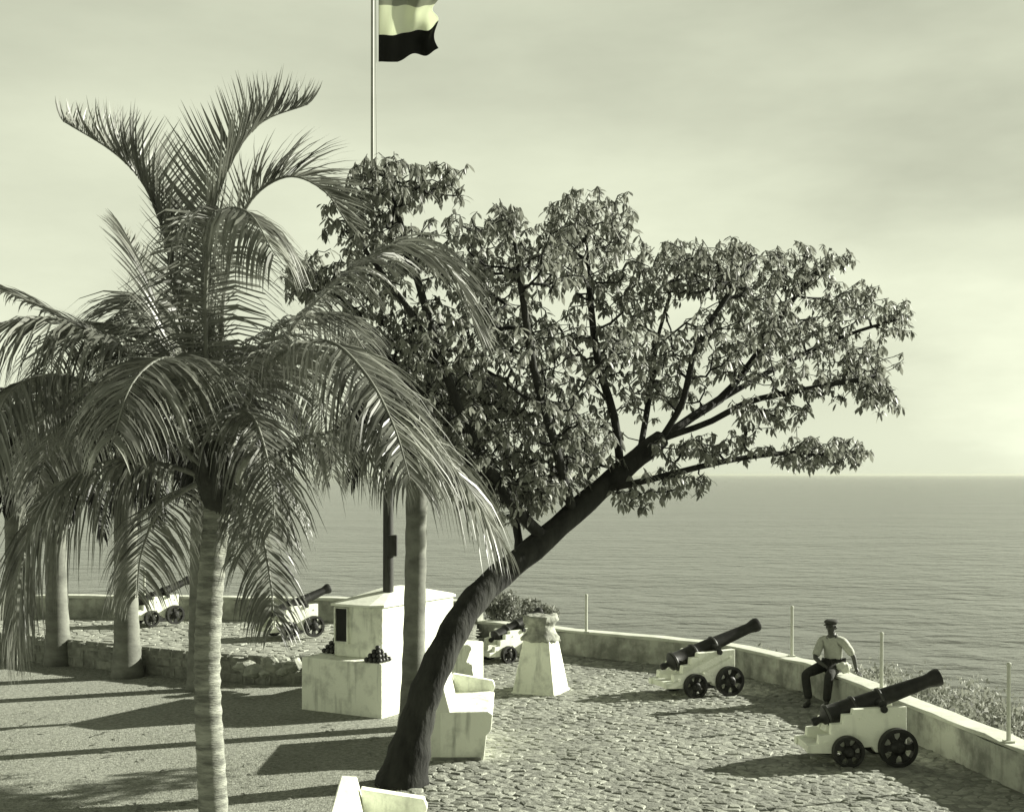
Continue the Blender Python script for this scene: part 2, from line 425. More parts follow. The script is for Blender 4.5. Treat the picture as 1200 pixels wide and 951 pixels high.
PLZ = [(-1.25, 8)] + [(-1.25, 12), (-1.12, 15.2), (-1.0, 16.3), (-1.05, 22.6), (-.72, 22.7), (-.72, 26.9)] + [(1.5, 25.1), (3.62, 23.5), (4.15, 22.85), (4.97, 21.0), (5.93, 14.3), (6.83, 8)]
def paving():
    rnd = random.Random(21)
    mb = MB(); mb.prism([(p[0] + .2, p[1]) if k < 5 else p for k, p in enumerate(PLZ)], -.05, .006)
    pv = mb.build('pavement', 'joint'); tag(pv, kind='structure')
    cells = voronoi(-1.6, 7.6, 10, 27, .17, rnd, lambda x, y: inside(x, y, PLZ) and (seen(x, y, 0, 60) or y > 12))
    vis = sorted([c for c in cells if seen(*c[0], 0, 5)], key=lambda c: c[0][1])
    near = set(id(c) for c in vis[:300])
    rest = MB(); rest2 = MB()
    from mathutils import noise
    def tone(p): return noise.noise(Vector((p[0] * .8, p[1] * .8, 3))) + .35 * noise.noise(Vector((p[0] * 2.5, p[1] * 2.5, 1))) + rnd.gauss(0, .28) > -.08
    for c in cells:
        if id(c) in near:
            m = MB(); stone(m, c[1], .002, rnd); m.build('paving_stone', 'stone' if tone(c[0]) else 'stone2', pv, fix=False)
        else: stone(rest if tone(c[0]) else rest2, c[1], .002, rnd)
    rest.v += []
    o = len(rest.v); rest.m = [0] * len(rest.f)
    rest.v += rest2.v; rest.f += [tuple(i + o for i in f) for f in rest2.f]; rest.m += [1] * len(rest2.f)
    tag(rest.build('paving_stones', ['stone', 'stone2'], pv, fix=False), kind='stuff')
    # terrace flagstones
    rnd = random.Random(4); tpoly = [(p.x, p.y) for p in off(TER, .0)] + [(-.75, 26.9), (-6.8, 27.7), (-22, 29)]
    rest = MB()
    for c in voronoi(-15, -.7, 21.5, 28, .26, rnd, lambda x, y: inside(x, y, tpoly)): stone(rest, c[1], TH - .036, rnd)
    tag(rest.build('flagstones', 'stone', terrace, fix=False), kind='stuff')
paving()

# ------------------------------------------------------------------ lawn
LAWN = [(-1.2, 9), (-1.2, 12), (-1.15, 15.2), (-1.1, 16.3), (-1.1, 22.5), (-2.6, 21.95), (-4.3, 21.7), (-5.7, 22.2), (-8.2, 23.65), (-13.5, 26.6), (-17, 28), (-17, 9)]
def lawn():
    mb = MB(); mb.prism(LAWN, -.05, .004); tag(mb.build('lawn', 'earth'), kind='structure')
    rng = np.random.default_rng(3); n = 230000
    # denser towards the camera so that blades cover alike in the picture
    Y = 1 / rng.uniform(1 / 25.5, 1 / 11.5, n); X = rng.uniform(-.45, 0, n) * Y * 1.05
    keep = np.array([inside(x, y, LAWN) for x, y in zip(X, Y)]); X = X[keep]; Y = Y[keep]; n = len(X)
    patch = .5 + .5 * np.sin(X * 1.7 + 1.3 * np.sin(Y * .9)) * np.sin(Y * 1.3 + .7 * np.sin(X * 1.1))
    h = rng.uniform(.006, .022, n) * (.6 + .6 * patch); a = rng.uniform(0, 2 * np.pi, n); w_ = rng.uniform(.004, .009, n)
    lx = rng.normal(0, 1.0, n) * h; ly = rng.normal(0, 1.0, n) * h
    V = np.empty((n, 3, 3), np.float32)
    V[:, 0] = np.stack([X - np.cos(a) * w_, Y - np.sin(a) * w_, np.zeros(n)], 1)
    V[:, 1] = np.stack([X + np.cos(a) * w_, Y + np.sin(a) * w_, np.zeros(n)], 1)
    V[:, 2] = np.stack([X + lx, Y + ly, h], 1)
    o = fast_mesh('grass', V.reshape(-1, 3), np.arange(3 * n).reshape(-1, 3), 'grass')
    tag(o, 'short dry grass growing all over the lawn', 'grass', kind='stuff')
lawn()

# ------------------------------------------------------------------ scrub on the slope outside the parapet
def leaf_cloud(rng, C, rad, n, size, flat=.7, up=0.0):
    d = rng.normal(size=(n, 3)); d /= np.linalg.norm(d, axis=1)[:, None]; r = rng.uniform(.25, 1, n) ** .5
    c = np.asarray(C) + d * r[:, None] * np.asarray(rad)
    a = rng.normal(size=(n, 3)); a[:, 2] += up; a /= np.linalg.norm(a, axis=1)[:, None]
    b = np.cross(a, rng.normal(size=(n, 3))); b /= np.linalg.norm(b, axis=1)[:, None]
    L = (size * rng.uniform(.6, 1.3, n))[:, None]
    return np.stack([c - a * L * .5, c + b * L * .22, c + a * L * .5, c - b * L * .22], 1)
def scrub():
    rng = np.random.default_rng(9); rnd = random.Random(9); Q = []
    for k in range(3200):
        i = rnd.randrange(len(fine)); p = fine[i]; q0 = p + nrm[i]
        right = p.x > 4.05
        if not right and rnd.random() < .7: continue
        d = rnd.uniform(.45, 4.4 if right else 2.4)
        q = p + nrm[i] * (PAR_T + d)
        if q.y < 10 or (q.x < -1 and rnd.random() < .6): continue
        shelf = 3.4 if q.x > 4.4 else 1.0
        z = -.25 - .05 * d - max(0, d - shelf) * .95
        s = rnd.uniform(.16, .36) if right else rnd.uniform(.12, .3)
        if rnd.random() < .1: s *= 1.4
        Q.append(leaf_cloud(rng, (q.x, q.y, z + s * .6), (s * 1.2, s * 1.2, s), 46, .10, up=1.2))
    Q = np.concatenate(Q).reshape(-1, 3)
    tag(fast_mesh('scrub', Q, np.arange(len(Q)).reshape(-1, 4), 'scrub'), 'dry low scrub covering the slope outside the parapet', 'scrub', kind='stuff')
    for (px, py, Y, s, lab) in ((590, 712, 28.2, .55, 'bushy grey shrub rising behind the parapet past the breech of the pedestal cannon'), (628, 724, 27.4, .38, 'small grey shrub behind the parapet under the muzzle of the pedestal cannon')):
        c = P(px, py, Y); e = empty('shrub', (c.x, c.y, -.9)); tag(e, lab, 'shrub', 'shrubs outside the parapet')
        qs = [leaf_cloud(rng, (rng.normal(0, s * .5), rng.normal(0, s * .4), c.z + .9 + rng.normal(0, s * .3)), (s * .6, s * .6, s * .5), 220, .11, up=.5) for _ in range(9)]
        Q2 = np.concatenate(qs).reshape(-1, 3); fast_mesh('foliage', Q2, np.arange(len(Q2)).reshape(-1, 4), 'bush', e)
        m = MB()
        for k in range(6):
            a = k * 1.05; m.tube([(0, 0, -.3), (.12 * math.cos(a), .12 * math.sin(a), .4 * (c.z + .9)), (s * .7 * math.cos(a), s * .7 * math.sin(a), c.z + .9 + .1)], [.025, .016, .006], 5)
        m.build('stem', 'bark', e)
scrub()

# ------------------------------------------------------------------ flagpole base (block, tower, cap)
U, Vv = Vector((.867, -.497, 0)), Vector((.497, .867, 0))
NC = Vector((-1.98, 18.76, 0))                    # nearest corner of the block
def loc(u, v, z=0): return NC + U * u + Vv * v + Vector((0, 0, z))
def monument():
    e = empty('monument', loc(-.75, 1.5)); tag(e, 'whitewashed stepped masonry block with a dark niche, carrying the mast', 'monument')
    o = e.location
    bt = .83
    mb = MB(); mb.prism([(p - o)[:2] for p in (loc(-1.55, 0), loc(0, 0), loc(0, 3.0), loc(-1.55, 3.0))], -.05, bt)
    mb.build('block', 'white', e, bevel=.02)
    c = [(-1.18, .36), (-.48, .36), (-.34, .50), (-.34, 2.56), (-.5, 2.72), (-1.18, 2.72)]
    mb = MB(); pl = [(loc(*q) - o)[:2] for q in c]; mb.prism(pl, bt + .002, 1.62)
    mb.build('tower', 'white', e, bevel=.015)
    cc = [(-1.22, .32), (-.465, .32), (-.30, .485), (-.30, 2.575), (-.485, 2.76), (-1.22, 2.76)]
    mb = MB(); pl = [(loc(*q) - o)[:2] for q in cc]; ap = (loc(-.76, 1.45) - o)[:2]
    top = [((p[0] - ap[0]) * .2 + ap[0], (p[1] - ap[1]) * .2 + ap[1]) for p in pl]
    mb.prism(pl, 1.623, 1.66); mb2 = mb
    n = len(pl); mb.add([(p[0], p[1], 1.66) for p in pl] + [(p[0], p[1], 1.86) for p in top], [(i, (i + 1) % n, n + (i + 1) % n, n + i) for i in range(n)] + [tuple(range(n, 2 * n))])
    mb.build('cap', 'white_clean', e)
    # niche: frame and dark back panel on the camera-side face
    def fr(u0, u1, z0, z1, v0, v1, name, m):
        mb = MB(); mb.prism([(loc(*q) - o)[:2] for q in ((u0, v0), (u1, v0), (u1, v1), (u0, v1))], z0, z1); return mb.build(name, m, e)
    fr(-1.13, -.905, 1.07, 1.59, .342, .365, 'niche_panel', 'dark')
    for a in ((-1.155, -1.13, 1.04, 1.605), (-.905, -.88, 1.04, 1.605), (-1.13, -.905, 1.04, 1.07), (-1.13, -.905, 1.59, 1.605)):
        fr(a[0], a[1], a[2], a[3], .315, .365, 'niche_frame', 'white')
    # cannonballs in piles on the block
    r = .041; rnd = random.Random(2)
    me = bpy.data.meshes.new('cannonball'); b = bmesh.new(); bmesh.ops.create_icosphere(b, subdivisions=2, radius=r); b.to_mesh(me); b.free()
    me.materials.append(M['ball']); me.polygons.foreach_set('use_smooth', [True] * len(me.polygons))
    for (u, v, where, grp) in ((-.19, .17, 'on the white block\'s near corner', 'cannonballs on the near corner'), (-1.37, .62, 'on the white block\'s left edge', 'cannonballs on the left edge')):
        n = 4
        for lay in range(n):
            for i in range(n - lay):
                for j in range(n - lay):
                    k = (n - lay - 1) / 2
                    ob = link('cannonball', me); ob.location = loc(u + (i - k) * 2 * r, v + (j - k) * 2 * r, bt + r + lay * r * 1.414 + .001); ob.rotation_euler = (rnd.random() * 6, rnd.random() * 6, 0)
                    row = ['bottom layer', 'second layer', 'third layer', 'single ball at the top'][lay]
                    tag(ob, ('black cannonball crowning the pile ' if lay == 3 else 'black cannonball in the ' + row + ' of the pile ') + where, 'cannonball', grp + (', ' + row))
monument()

# ------------------------------------------------------------------ mast and flag
def mast():
    b = P(455, 697, 20.0); e = empty('flagpole', (b.x, b.y, 1.84)); tag(e, 'tall slim flagpole stepped on a dark lower mast above the white block', 'flagpole')
    mb = MB(); mb.tube([(0, 0, -.03), (0, 0, 1.6), (-.01, 0, 3.6)], [.088, .083, .075], 12); mb.build('lower_mast', 'mast', e, smooth='auto')
    mb = MB(); mb.box((.07, -.04, .72), (.16, .16, .34)); mb.build('bolted_block', 'mast', e, bevel=.012)
    tx = (436.5 - 455) * 20 / F
    mb = MB(); mb.tube([(tx, -.02, 2.5), (tx, -.02, 6), (tx, -.02, 10.6)], [.04, .028, .022], 10); mb.build('topmast', 'pole', e, smooth='auto')
    for z in (2.7, 3.4):
        mb = MB(); mb.box((tx / 2, -.01, z), (.46, .2, .07)); mb.build('mast_cap', 'mast', e, bevel=.01)
    mb = MB(); mb.lathe([(0, .01), (.02, .05), (.06, .06), (.1, .045), (.12, .01)], 12, Matrix.Translation((tx, -.02, 10.58)) @ Matrix.Rotation(R(-90), 4, 'Y')); mb.build('truck', 'pole', e, smooth=True)
    mb = MB(); mb.tube([(tx + .07, -.03, 2.9), (tx + .075, -.04, 6), (tx + .05, -.03, 10.3)], .006, 5); mb.build('halyard', 'pole', e)
    # the flag, flying to the right
    s = 20 / F; fx = b.x + tx + .06; zt = P(0, -22, 20).z; zb = P(0, 73, 20).z
    nx, nz = 44, 30; V = []; hgt = zt - zb; Lf = 62 * s + .12
    for j in range(nz + 1):
        for i in range(nx + 1):
            u = i / nx; v = j / nz
            x = u * Lf * (1 - .05 * math.sin(v * 3) - .05 * u * math.sin(v * 13)); sag = .10 * u * u * (1 - v) * 0
            amp = .02 + .11 * u + .08 * max(0, u - .6)
            y = amp * math.sin(9.5 * u + 1.6 * v + .4) + .06 * u * math.sin(19 * u - 6 * v)
            z = zb + v * hgt - .03 * u * math.sin(6 * u + 1) + (1 - v) * (.30 * max(0, u - .32)) - .12 * u * v + .16 * max(0, u - .55) * math.exp(-((v - .33) / .2) ** 2) + .012 * math.sin(13 * u)
            V.append((fx + .04 + x, 20 - .03 + y, z))
    mb = MB(); mb.add([Vector(v) for v in V], [])
    for j in range(nz):
        for i in range(nx):
            mb.cur = 1 if j < nz * .33 else (0 if j < nz * .67 else 2)
            mb.f.append((j * (nx + 1) + i, j * (nx + 1) + i + 1, (j + 1) * (nx + 1) + i + 1, (j + 1) * (nx + 1) + i)); mb.m.append(mb.cur)
    o = mb.build('flag', ['flag_white', 'flag_dark', 'flag_mid'], smooth=True)
    sm = o.modifiers.new('thickness', 'SOLIDIFY'); sm.thickness = .004
    tag(o, 'banded flag, pale in the middle and dark below, flying from the pole', 'flag')
mast()

# ------------------------------------------------------------------ carved stone on its pedestal
def pedestal():
    c = Vector((.49, 21.1, 0)); e = empty('pedestal', c, R(-22)); tag(e, 'whitewashed tapering pedestal standing alone on the paving', 'pedestal')
    mb = MB(); b = .385; t = .235
    mb.prism([(-b, -b), (b, -b), (b, b), (-b, b)], -.03, .9, [(-t, -t), (t, -t), (t, t), (-t, t)]); mb.build('shaft', 'white', e, bevel=.02)
    mb = MB(); mb.box((0, 0, .012), (.79, .79, .05)); mb.build('foot', 'white', e, bevel=.01)
    # weathered carved stone on top
    b = bmesh.new(); bmesh.ops.create_cube(b, size=1); bmesh.ops.subdivide_edges(b, edges=b.edges, cuts=9, use_grid_fill=True)
    rnd = random.Random(7); from mathutils import noise
    for v in b.verts:
        z = v.co.z + .5
        prof = [(0, .46), (.18, .44), (.34, .33), (.5, .30), (.66, .36), (.82, .43), (1, .40)]
        for k in range(len(prof) - 1):
            if prof[k][0] <= z <= prof[k + 1][0] + 1e-6:
                f = (z - prof[k][0]) / (prof[k + 1][0] - prof[k][0]); r = prof[k][1] * (1 - f) + prof[k + 1][1] * f; break
        d = Vector((v.co.x, v.co.y)); m = max(abs(d.x), abs(d.y)) * 2
        if m > 0: d = d / max(d.length, 1e-6) * (.35 * d.length + .65 * m * .55)
        x, y = d.x * r * 1.25, d.y * r * 1.25; zz = z * .42
        nn = noise.noise_vector(Vector((x * 9, y * 9, zz * 9))) * .035 + noise.noise_vector(Vector((x * 22, y * 22, zz * 22))) * .014
        v.co = Vector((x, y, zz)) + nn
    me = bpy.data.meshes.new('carved_stone'); b.to_mesh(me); b.free(); me.materials.append(M['wstone']); me.polygons.foreach_set('use_smooth', [True] * len(me.polygons))
    o = link('carved_stone', me); o.location = c + Vector((0, 0, .885)); o.rotation_euler = (0, 0, R(-30))
    tag(o, 'rough weathered carved stone resting on top of the tapering pedestal', 'carved stone')
pedestal()

# ------------------------------------------------------------------ benches
def bench(name, x, y0, L, back_len, lab, rz=0):
    e = empty(name, (x, y0, 0), rz); tag(e, lab, 'bench', 'whitewashed masonry benches')
    # faces +x; runs along +y
    mb = MB(); mb.sideprism([(0, -.03), (.56, -.03), (.60, .33), (.66, .40), (.68, .60), (.62, .64), (.16, .63), (0, .63)], 0, L); mb.build('seat', 'white', e, bevel=.012)
    mb = MB(); mb.sideprism([(-.14, -.03), (.0, -.03), (.13, .632), (.045, .95), (-.10, .96)], 0.004, back_len); mb.build('backrest', 'white_clean', e, bevel=.012)
    mb = MB(); mb.sideprism([(.12, .6), (.655, .6), (.69, .70), (.66, .78), (.09, .88)], L - .1, L + .03); mb.build('arm', 'white', e, bevel=.01)
    mb = MB(); mb.sideprism([(-.10, -.02), (.53, -.02), (.53, .05), (-.10, .05)], -.03, .0); mb.build('plinth', 'rubble', e)
    return e
bench('bench', -.93, 16.0, 1.65, 1.75, 'whitewashed masonry bench facing the paving, beside the leaning tree trunk')
bench('bench', -1.34, 9.55, 1.65, 1.75, 'whitewashed masonry bench cut off by the bottom edge, only its back corner showing', R(4))

# ------------------------------------------------------------------ cannons
def make_wheel(rad, name='wheel'):
    mb = MB(); n = 36; t = .05
    def ring(r0, r1, h):
        V = []
        for k in range(n):
            q = 2 * math.pi * k / n
            for r, y in ((r0, -h), (r1, -h), (r1, h), (r0, h)): V.append((r * math.cos(q), y, r * math.sin(q)))
        mb.add(V, [(k * 4 + j, k * 4 + (j + 1) % 4, ((k + 1) % n) * 4 + (j + 1) % 4, ((k + 1) % n) * 4 + j) for k in range(n) for j in range(4)])
    ring(rad * .80, rad, t)
    for k in range(6):
        q = math.pi / 6 + k * math.pi / 3; c, s = math.cos(q), math.sin(q)
        V = []
        for r, wd in ((rad * .3, .042), (rad * .55, .034), (rad * .83, .062)):
            for ww, y in ((-wd, -.024), (wd, -.024), (wd, .024), (-wd, .024)): V.append((c * r - s * ww * rad * 4, y, s * r + c * ww * rad * 4))
        mb.add(V, [(i * 4 + j, i * 4 + (j + 1) % 4, i * 4 + 4 + (j + 1) % 4, i * 4 + 4 + j) for i in range(2) for j in range(4)])
    hub = MB(); hub.lathe([(-.085, rad * .10), (-.08, rad * .22), (-.055, rad * .30), (-.03, rad * .40), (.03, rad * .40), (.05, rad * .3)], 20, Matrix.Rotation(R(90), 4, 'Z'))
    return mb, hub
def cannon(contact, heading, sc, lab, front=True, tilt=19, barrel_sc=1.0):
    cx, cy, cz = contact; lx = -.14 if front else -.78; ly = -.37
    c, s = math.cos(heading), math.sin(heading)
    e = empty('cannon', (cx - sc * (c * lx - s * ly), cy - sc * (s * lx + c * ly), cz), heading, sc)
    tag(e, lab, 'cannon', 'old iron cannons on white wheeled carriages')
    # stepped cheeks
    prof = [(0.0, .20), (.0, .75), (-.69, .72), (-.70, .655), (-.82, .65), (-.83, .54), (-.97, .53), (-.98, .40), (-1.13, .39), (-1.14, .28), (-1.28, .27), (-1.28, .17), (-.92, .16), (-.90, .22), (-.45, .24), (-.40, .17)]
    for sy in (-1, 1):
        mb = MB(); mb.sideprism(prof, sy * .20, sy * .31); ch = mb.build('cheek', 'paint', e, bevel=.008)
        mb = MB(); mb.tube([(-.30, sy * .30, .72), (-.30, sy * .345, .72)], .045, 12)
        mb.build('cap_square', 'iron', ch)
        mb = MB()
        for (bx_, bz_) in ((-.1, .62), (-.6, .60), (-.6, .38), (-1.05, .30)): mb.tube([(bx_, sy * .31, bz_), (bx_, sy * .322, bz_)], .018, 8)
        tag(mb.build('bolts', 'paint', ch), kind='stuff')
    mb = MB(); mb.box((-.07, 0, .42), (.10, .41, .34)); mb.build('transom', 'paint', e, bevel=.006)
    mb = MB(); mb.box((-1.16, 0, .22), (.2, .41, .09)); mb.build('bed', 'paint', e, bevel=.006)
    mb = MB(); mb.prism([(-1.0, -.1), (-.62, -.1), (-.62, .1), (-1.0, .1)], .40, .52, [(-.95, -.1), (-.62, -.1), (-.62, .1), (-.95, .1)]); mb.build('quoin', 'paint', e, bevel=.006)
    for ax, rad in ((-.14, .245), (-.78, .20)):
        mb = MB(); mb.box((ax, 0, rad), (.12, .66, .11)); axo = mb.build('axle', 'paint', e)
        mb = MB(); mb.tube([(ax, -.475, rad), (ax, .475, rad)], .03, 10); mb.build('axle_pin', 'iron', axo, smooth='auto')
        for sy in (-1, 1):
            wb, hb = make_wheel(rad)
            wo_ = wb.build('wheel', 'iron', e, smooth='auto'); wo_.location = (ax, sy * .38, rad)
            wo_.rotation_euler = (0, random.uniform(0, 1.0), 0 if sy > 0 else 0)
            ho = hb.build('hub', 'iron', wo_, smooth='auto')
            if sy > 0: ho.rotation_euler = (0, 0, math.pi)
    # barrel
    b = .93 * barrel_sc
    pf = [(-.78, .012), (-.775, .045), (-.74, .058), (-.70, .045), (-.68, .038), (-.655, .06), (-.63, .12), (-.61, .155), (-.57, .160), (-.555, .145), (-.30, .137), (-.285, .150), (-.25, .150), (-.235, .130),
          (.02, .120), (.035, .130), (.065, .130), (.08, .113), (.62, .087), (.66, .092), (.72, .112), (.76, .118), (.79, .112), (.795, .06), (.60, .058)]
    mt = Matrix.Translation((-.30, 0, .785)) @ Matrix.Rotation(R(-tilt), 4, 'Y')
    mb = MB(); mb.lathe([(x * b, r) for x, r in pf], 28, mt); br = mb.build('barrel', 'iron', e, smooth='auto')
    mb = MB(); mb.lathe([(-.19, .05), (.19 + .19, .05)], 14, mt @ Matrix.Translation((0, -.0, -.01)) @ Matrix.Rotation(R(90), 4, 'Z') @ Matrix.Translation((-.095, 0, 0))); mb.build('trunnion', 'iron', br, smooth='auto')
    for x, r in ((-.267, .153), (.05, .133), (-.59, .165)):
        mb = MB(); mb.lathe([(x * b - .012, r - .01), (x * b - .012, r + .006), (x * b + .012, r + .006), (x * b + .012, r - .01)], 28, mt); mb.build('reinforce_ring', 'iron_worn', br, smooth='auto')
    mb = MB(); mb.lathe([(-.77 * b, .03), (-.60 * b, .06)], 8, mt @ Matrix.Translation((0, 0, .0))); mb.build('vent_field', 'iron', br)
    return e
cannon(G(1052, 898), R(3), 1.0, 'black cannon on white carriage nearest the camera, in front of the seated man', barrel_sc=1.22)
cannon(G(855, 815), R(21), 1.02, 'black cannon on white carriage in the middle of the paving, pointing over the parapet', barrel_sc=1.33)
cannon(G(596, 777), R(38), .86, 'black cannon partly hidden behind the tapering pedestal', front=False, tilt=21, barrel_sc=1.1)
cannon(G(368, 746, TH), R(38), .86, 'black cannon on the terrace just left of the white flagpole block', tilt=20, barrel_sc=1.1)
cannon(G(205, 731, TH), R(44), .84, 'black cannon on the terrace seen between two palm trunks, farthest left', tilt=21, barrel_sc=1.1)

# ------------------------------------------------------------------ pale loose stones at the terrace edge
def rocks():
    from mathutils import noise
    rnd = random.Random(12)
    labs = ['largest pale loose stone at the terrace edge left of the white block', 'pale loose stone lying at the terrace edge, right beside the white block', 'pale loose stone lowest on the terrace edge behind the coconut trunk',
            'small pale loose stone between two larger ones on the terrace edge', 'flat pale loose stone on the terrace edge nearest the coconut trunk', 'smallest pale loose stone on the terrace edge']
    for k, (px, py, r) in enumerate(((322, 781, .20), (345, 783, .16), (300, 790, .15), (333, 790, .10), (288, 784, .14), (311, 792, .08))):
        b = bmesh.new(); bmesh.ops.create_icosphere(b, subdivisions=3, radius=r)
        o3 = Vector((k * 3.1, 2, 1))
        for v in b.verts:
            d = v.co.normalized(); v.co = v.co * (1 + .45 * noise.noise(d * 1.5 + o3) + .14 * noise.noise(d * 4 + o3)); v.co.z *= .7; v.co.x *= 1.25
        me = bpy.data.meshes.new('loose_stone'); b.to_mesh(me); b.free(); me.materials.append(M['rock'])
        o = link('loose_stone', me); g = G(px, py, .38); o.location = (g.x, g.y - .1, .42 + r * .2); o.rotation_euler = (0, 0, rnd.random() * 6)
        tag(o, labs[k], 'stone', 'loose stones at the terrace edge')
rocks()

# ------------------------------------------------------------------ seated man
def skin(name, verts, edges, m, parent, sub=2):
    me = bpy.data.meshes.new(name + '_s'); me.from_pydata([v[0] for v in verts], edges and [], []) if False else me.from_pydata([v[0] for v in verts], edges, [])
    o = bpy.data.objects.new(name + '_s', me); COL.objects.link(o)
    bpy.context.view_layer.objects.active = o
    md = o.modifiers.new('s', 'SKIN'); md.use_smooth_shade = True
    for i, v in enumerate(verts):
        r = v[1]; me.skin_vertices[0].data[i].radius = r if isinstance(r, tuple) else (r, r)
    me.skin_vertices[0].data[0].use_root = True
    sb = o.modifiers.new('d', 'SUBSURF'); sb.levels = sub; sb.render_levels = sub
    dg = bpy.context.evaluated_depsgraph_get(); nm = bpy.data.meshes.new_from_object(o.evaluated_get(dg))
    bpy.data.objects.remove(o); nm.name = name; nm.materials.clear(); nm.materials.append(M[m]); nm.polygons.foreach_set('use_smooth', [True] * len(nm.polygons))
    return link(name, nm, parent)
def chain(V, E, start, pts):
    prev = start
    for p, r in pts:
        V.append((p, r))
        if prev is not None: E.append((prev, len(V) - 1))
        prev = len(V) - 1
    return prev
def man():
    base = Vector((5.21, 20.12, .52)); e = empty('person', base)
    tag(e, 'man in light shirt, dark trousers and flat cap sitting on the parapet', 'person')
    # local frame: x right in picture, -y to the camera; he faces left and towards the camera
    f = Vector((-.62, -.78, 0)); sd_ = Vector((.78, -.62, 0))       # forward, his left (picture right)
    def q(a, b, z): return tuple(f * a + sd_ * b + Vector((0, 0, z)))
    pel = q(-.02, 0, .10)
    hipR, hipL = q(.02, -.10, .09), q(.02, .10, .09)
    # his right leg swings out to the picture's left, the other comes forward
    kneeR, ankR, toeR = (-.50, -.24, -.02), (-.47, -.36, -.44), (-.58, -.52, -.49)
    kneeL, ankL, toeL = (-.19, -.53, .0), (-.25, -.60, -.44), (-.34, -.78, -.49)
    spine = [(q(-.03, 0, .24), (.13, .10)), (q(-.01, 0, .40), (.15, .105))]
    neckb, neck, head0 = q(.0, 0, .53), q(.02, 0, .585), q(.045, 0, .66)
    shR, shL = q(-.01, -.18, .485), q(-.01, .18, .485)
    elR, wrR = (-.30, -.05, .22), (-.22, -.22, .13)
    elL, wrL = (.33, -.06, .23), (.36, -.10, .03)
    V, E = [], []
    V.append((pel, (.13, .10)))
    a = chain(V, E, 0, spine); nb = chain(V, E, a, [(neckb, (.075, .065))])
    hd = chain(V, E, nb, [(neck, .055), (q(.045, 0, .645), (.062, .072)), (q(.05, 0, .70), (.072, .088)), (q(.045, 0, .755), (.07, .085)), (q(.04, 0, .785), (.045, .055))])
    for sh, el, wr, s in ((shR, elR, wrR, -1), (shL, elL, wrL, 1)):
        w_ = chain(V, E, nb, [(sh, .062), (tuple((Vector(sh) + Vector(el)) / 2), .05), (el, .042), (tuple((Vector(el) + Vector(wr)) / 2), .038), (wr, .027)])
        d = (Vector(wr) - Vector(el)).normalized(); d = Vector((d.x * .6, d.y - .35, d.z * .25)).normalized() if s > 0 else Vector((.55, -.5, -.35)).normalized()
        lat = d.cross(Vector((0, 0, 1))).normalized()
        palm = Vector(wr) + d * .05; pi = chain(V, E, w_, [(tuple(palm), (.036, .02))])
        for k, (ls, off_) in enumerate(((.068, -.03), (.078, -.01), (.073, .01), (.058, .029))):
            b0 = palm + d * .035 + lat * off_; chain(V, E, pi, [(tuple(b0), .0095), (tuple(b0 + d * ls * .55 + Vector((0, 0, -.008))), .0085), (tuple(b0 + d * ls + Vector((0, 0, -.028))), .0075)])
        th = Vector(wr) + d * .02 + lat * (.035 * (1 if s > 0 else -1)); chain(V, E, pi, [(tuple(th + d * .01), .011), (tuple(th + d * .045 + lat * .018), .0095)])
    for hp, kn, an, to in ((hipR, kneeR, ankR, toeR), (hipL, kneeL, ankL, toeL)):
        chain(V, E, 0, [(hp, .092), (tuple((Vector(hp) * .5 + Vector(kn) * .5)), .078), (kn, .058), (tuple(Vector(kn) * .6 + Vector(an) * .4), .056), (an, .038), (tuple(Vector(to) + Vector((0, 0, .02))), .032)])
    skin('body', V, E, 'skin', e)
    # face, ears, hair
    hc = Vector(q(.05, 0, .705)); hr = sd_
    mb = MB(); nose = hc + f * .088; mb.add([nose + f * .012 + Vector((0, 0, -.012)), nose + hr * .016 + Vector((0, 0, -.018)) - f * .01, nose - hr * .016 + Vector((0, 0, -.018)) - f * .01, nose + Vector((0, 0, .03)) - f * .012],
        [(0, 1, 3), (0, 3, 2), (0, 2, 1)]); mb.build('nose', 'skin', e, smooth=True)
    for s in (-1, 1):
        mb = MB(); p = hc + hr * s * .073 - f * .01; mb.tube([p + Vector((0, 0, -.03)), p + hr * s * .01, p + Vector((0, 0, .03))], [.01, .016, .012], 8); mb.build('ear', 'skin', e, smooth=True)
        mb = MB(); p = hc + f * .078 + hr * s * .03 + Vector((0, 0, .012)); mb.tube([p - hr * .012, p, p + hr * .012], [.002, .007, .002], 8); mb.build('eye', 'dark', e, smooth=True)
    mb = MB(); p = hc + f * .079 + Vector((0, 0, -.045)); mb.tube([p - hr * .022, p + f * .006, p + hr * .022], [.002, .006, .002], 8); mb.build('mouth', 'dark', e, smooth=True)
    # shirt
    V, E = [], []
    V.append((q(-.02, 0, .12), (.17, .14))); a = chain(V, E, 0, [(q(-.03, 0, .26), (.155, .12)), (q(-.01, 0, .40), (.17, .125))]); nb = chain(V, E, a, [(q(.0, 0, .52), (.085, .075))])
    for sh, el, wr in ((shR, elR, wrR), (shL, elL, wrL)):
        chain(V, E, nb, [(sh, .08), (tuple((Vector(sh) + Vector(el)) / 2), .074), (tuple(Vector(el) * .93 + Vector(sh) * .07), .07)])
    sh_ = skin('shirt', V, E, 'shirt', e)
    mb = MB(); mb.tube([q(.055, -.065, .545), q(.085, 0, .51), q(.055, .065, .545), q(-.05, .06, .575), q(-.07, 0, .58), q(-.05, -.06, .575), q(.055, -.065, .545)], .014, 6); mb.build('collar', 'shirt', sh_, smooth=True)
    # trousers
    V, E = [], []
    V.append((q(-.03, 0, .09), (.15, .12)))
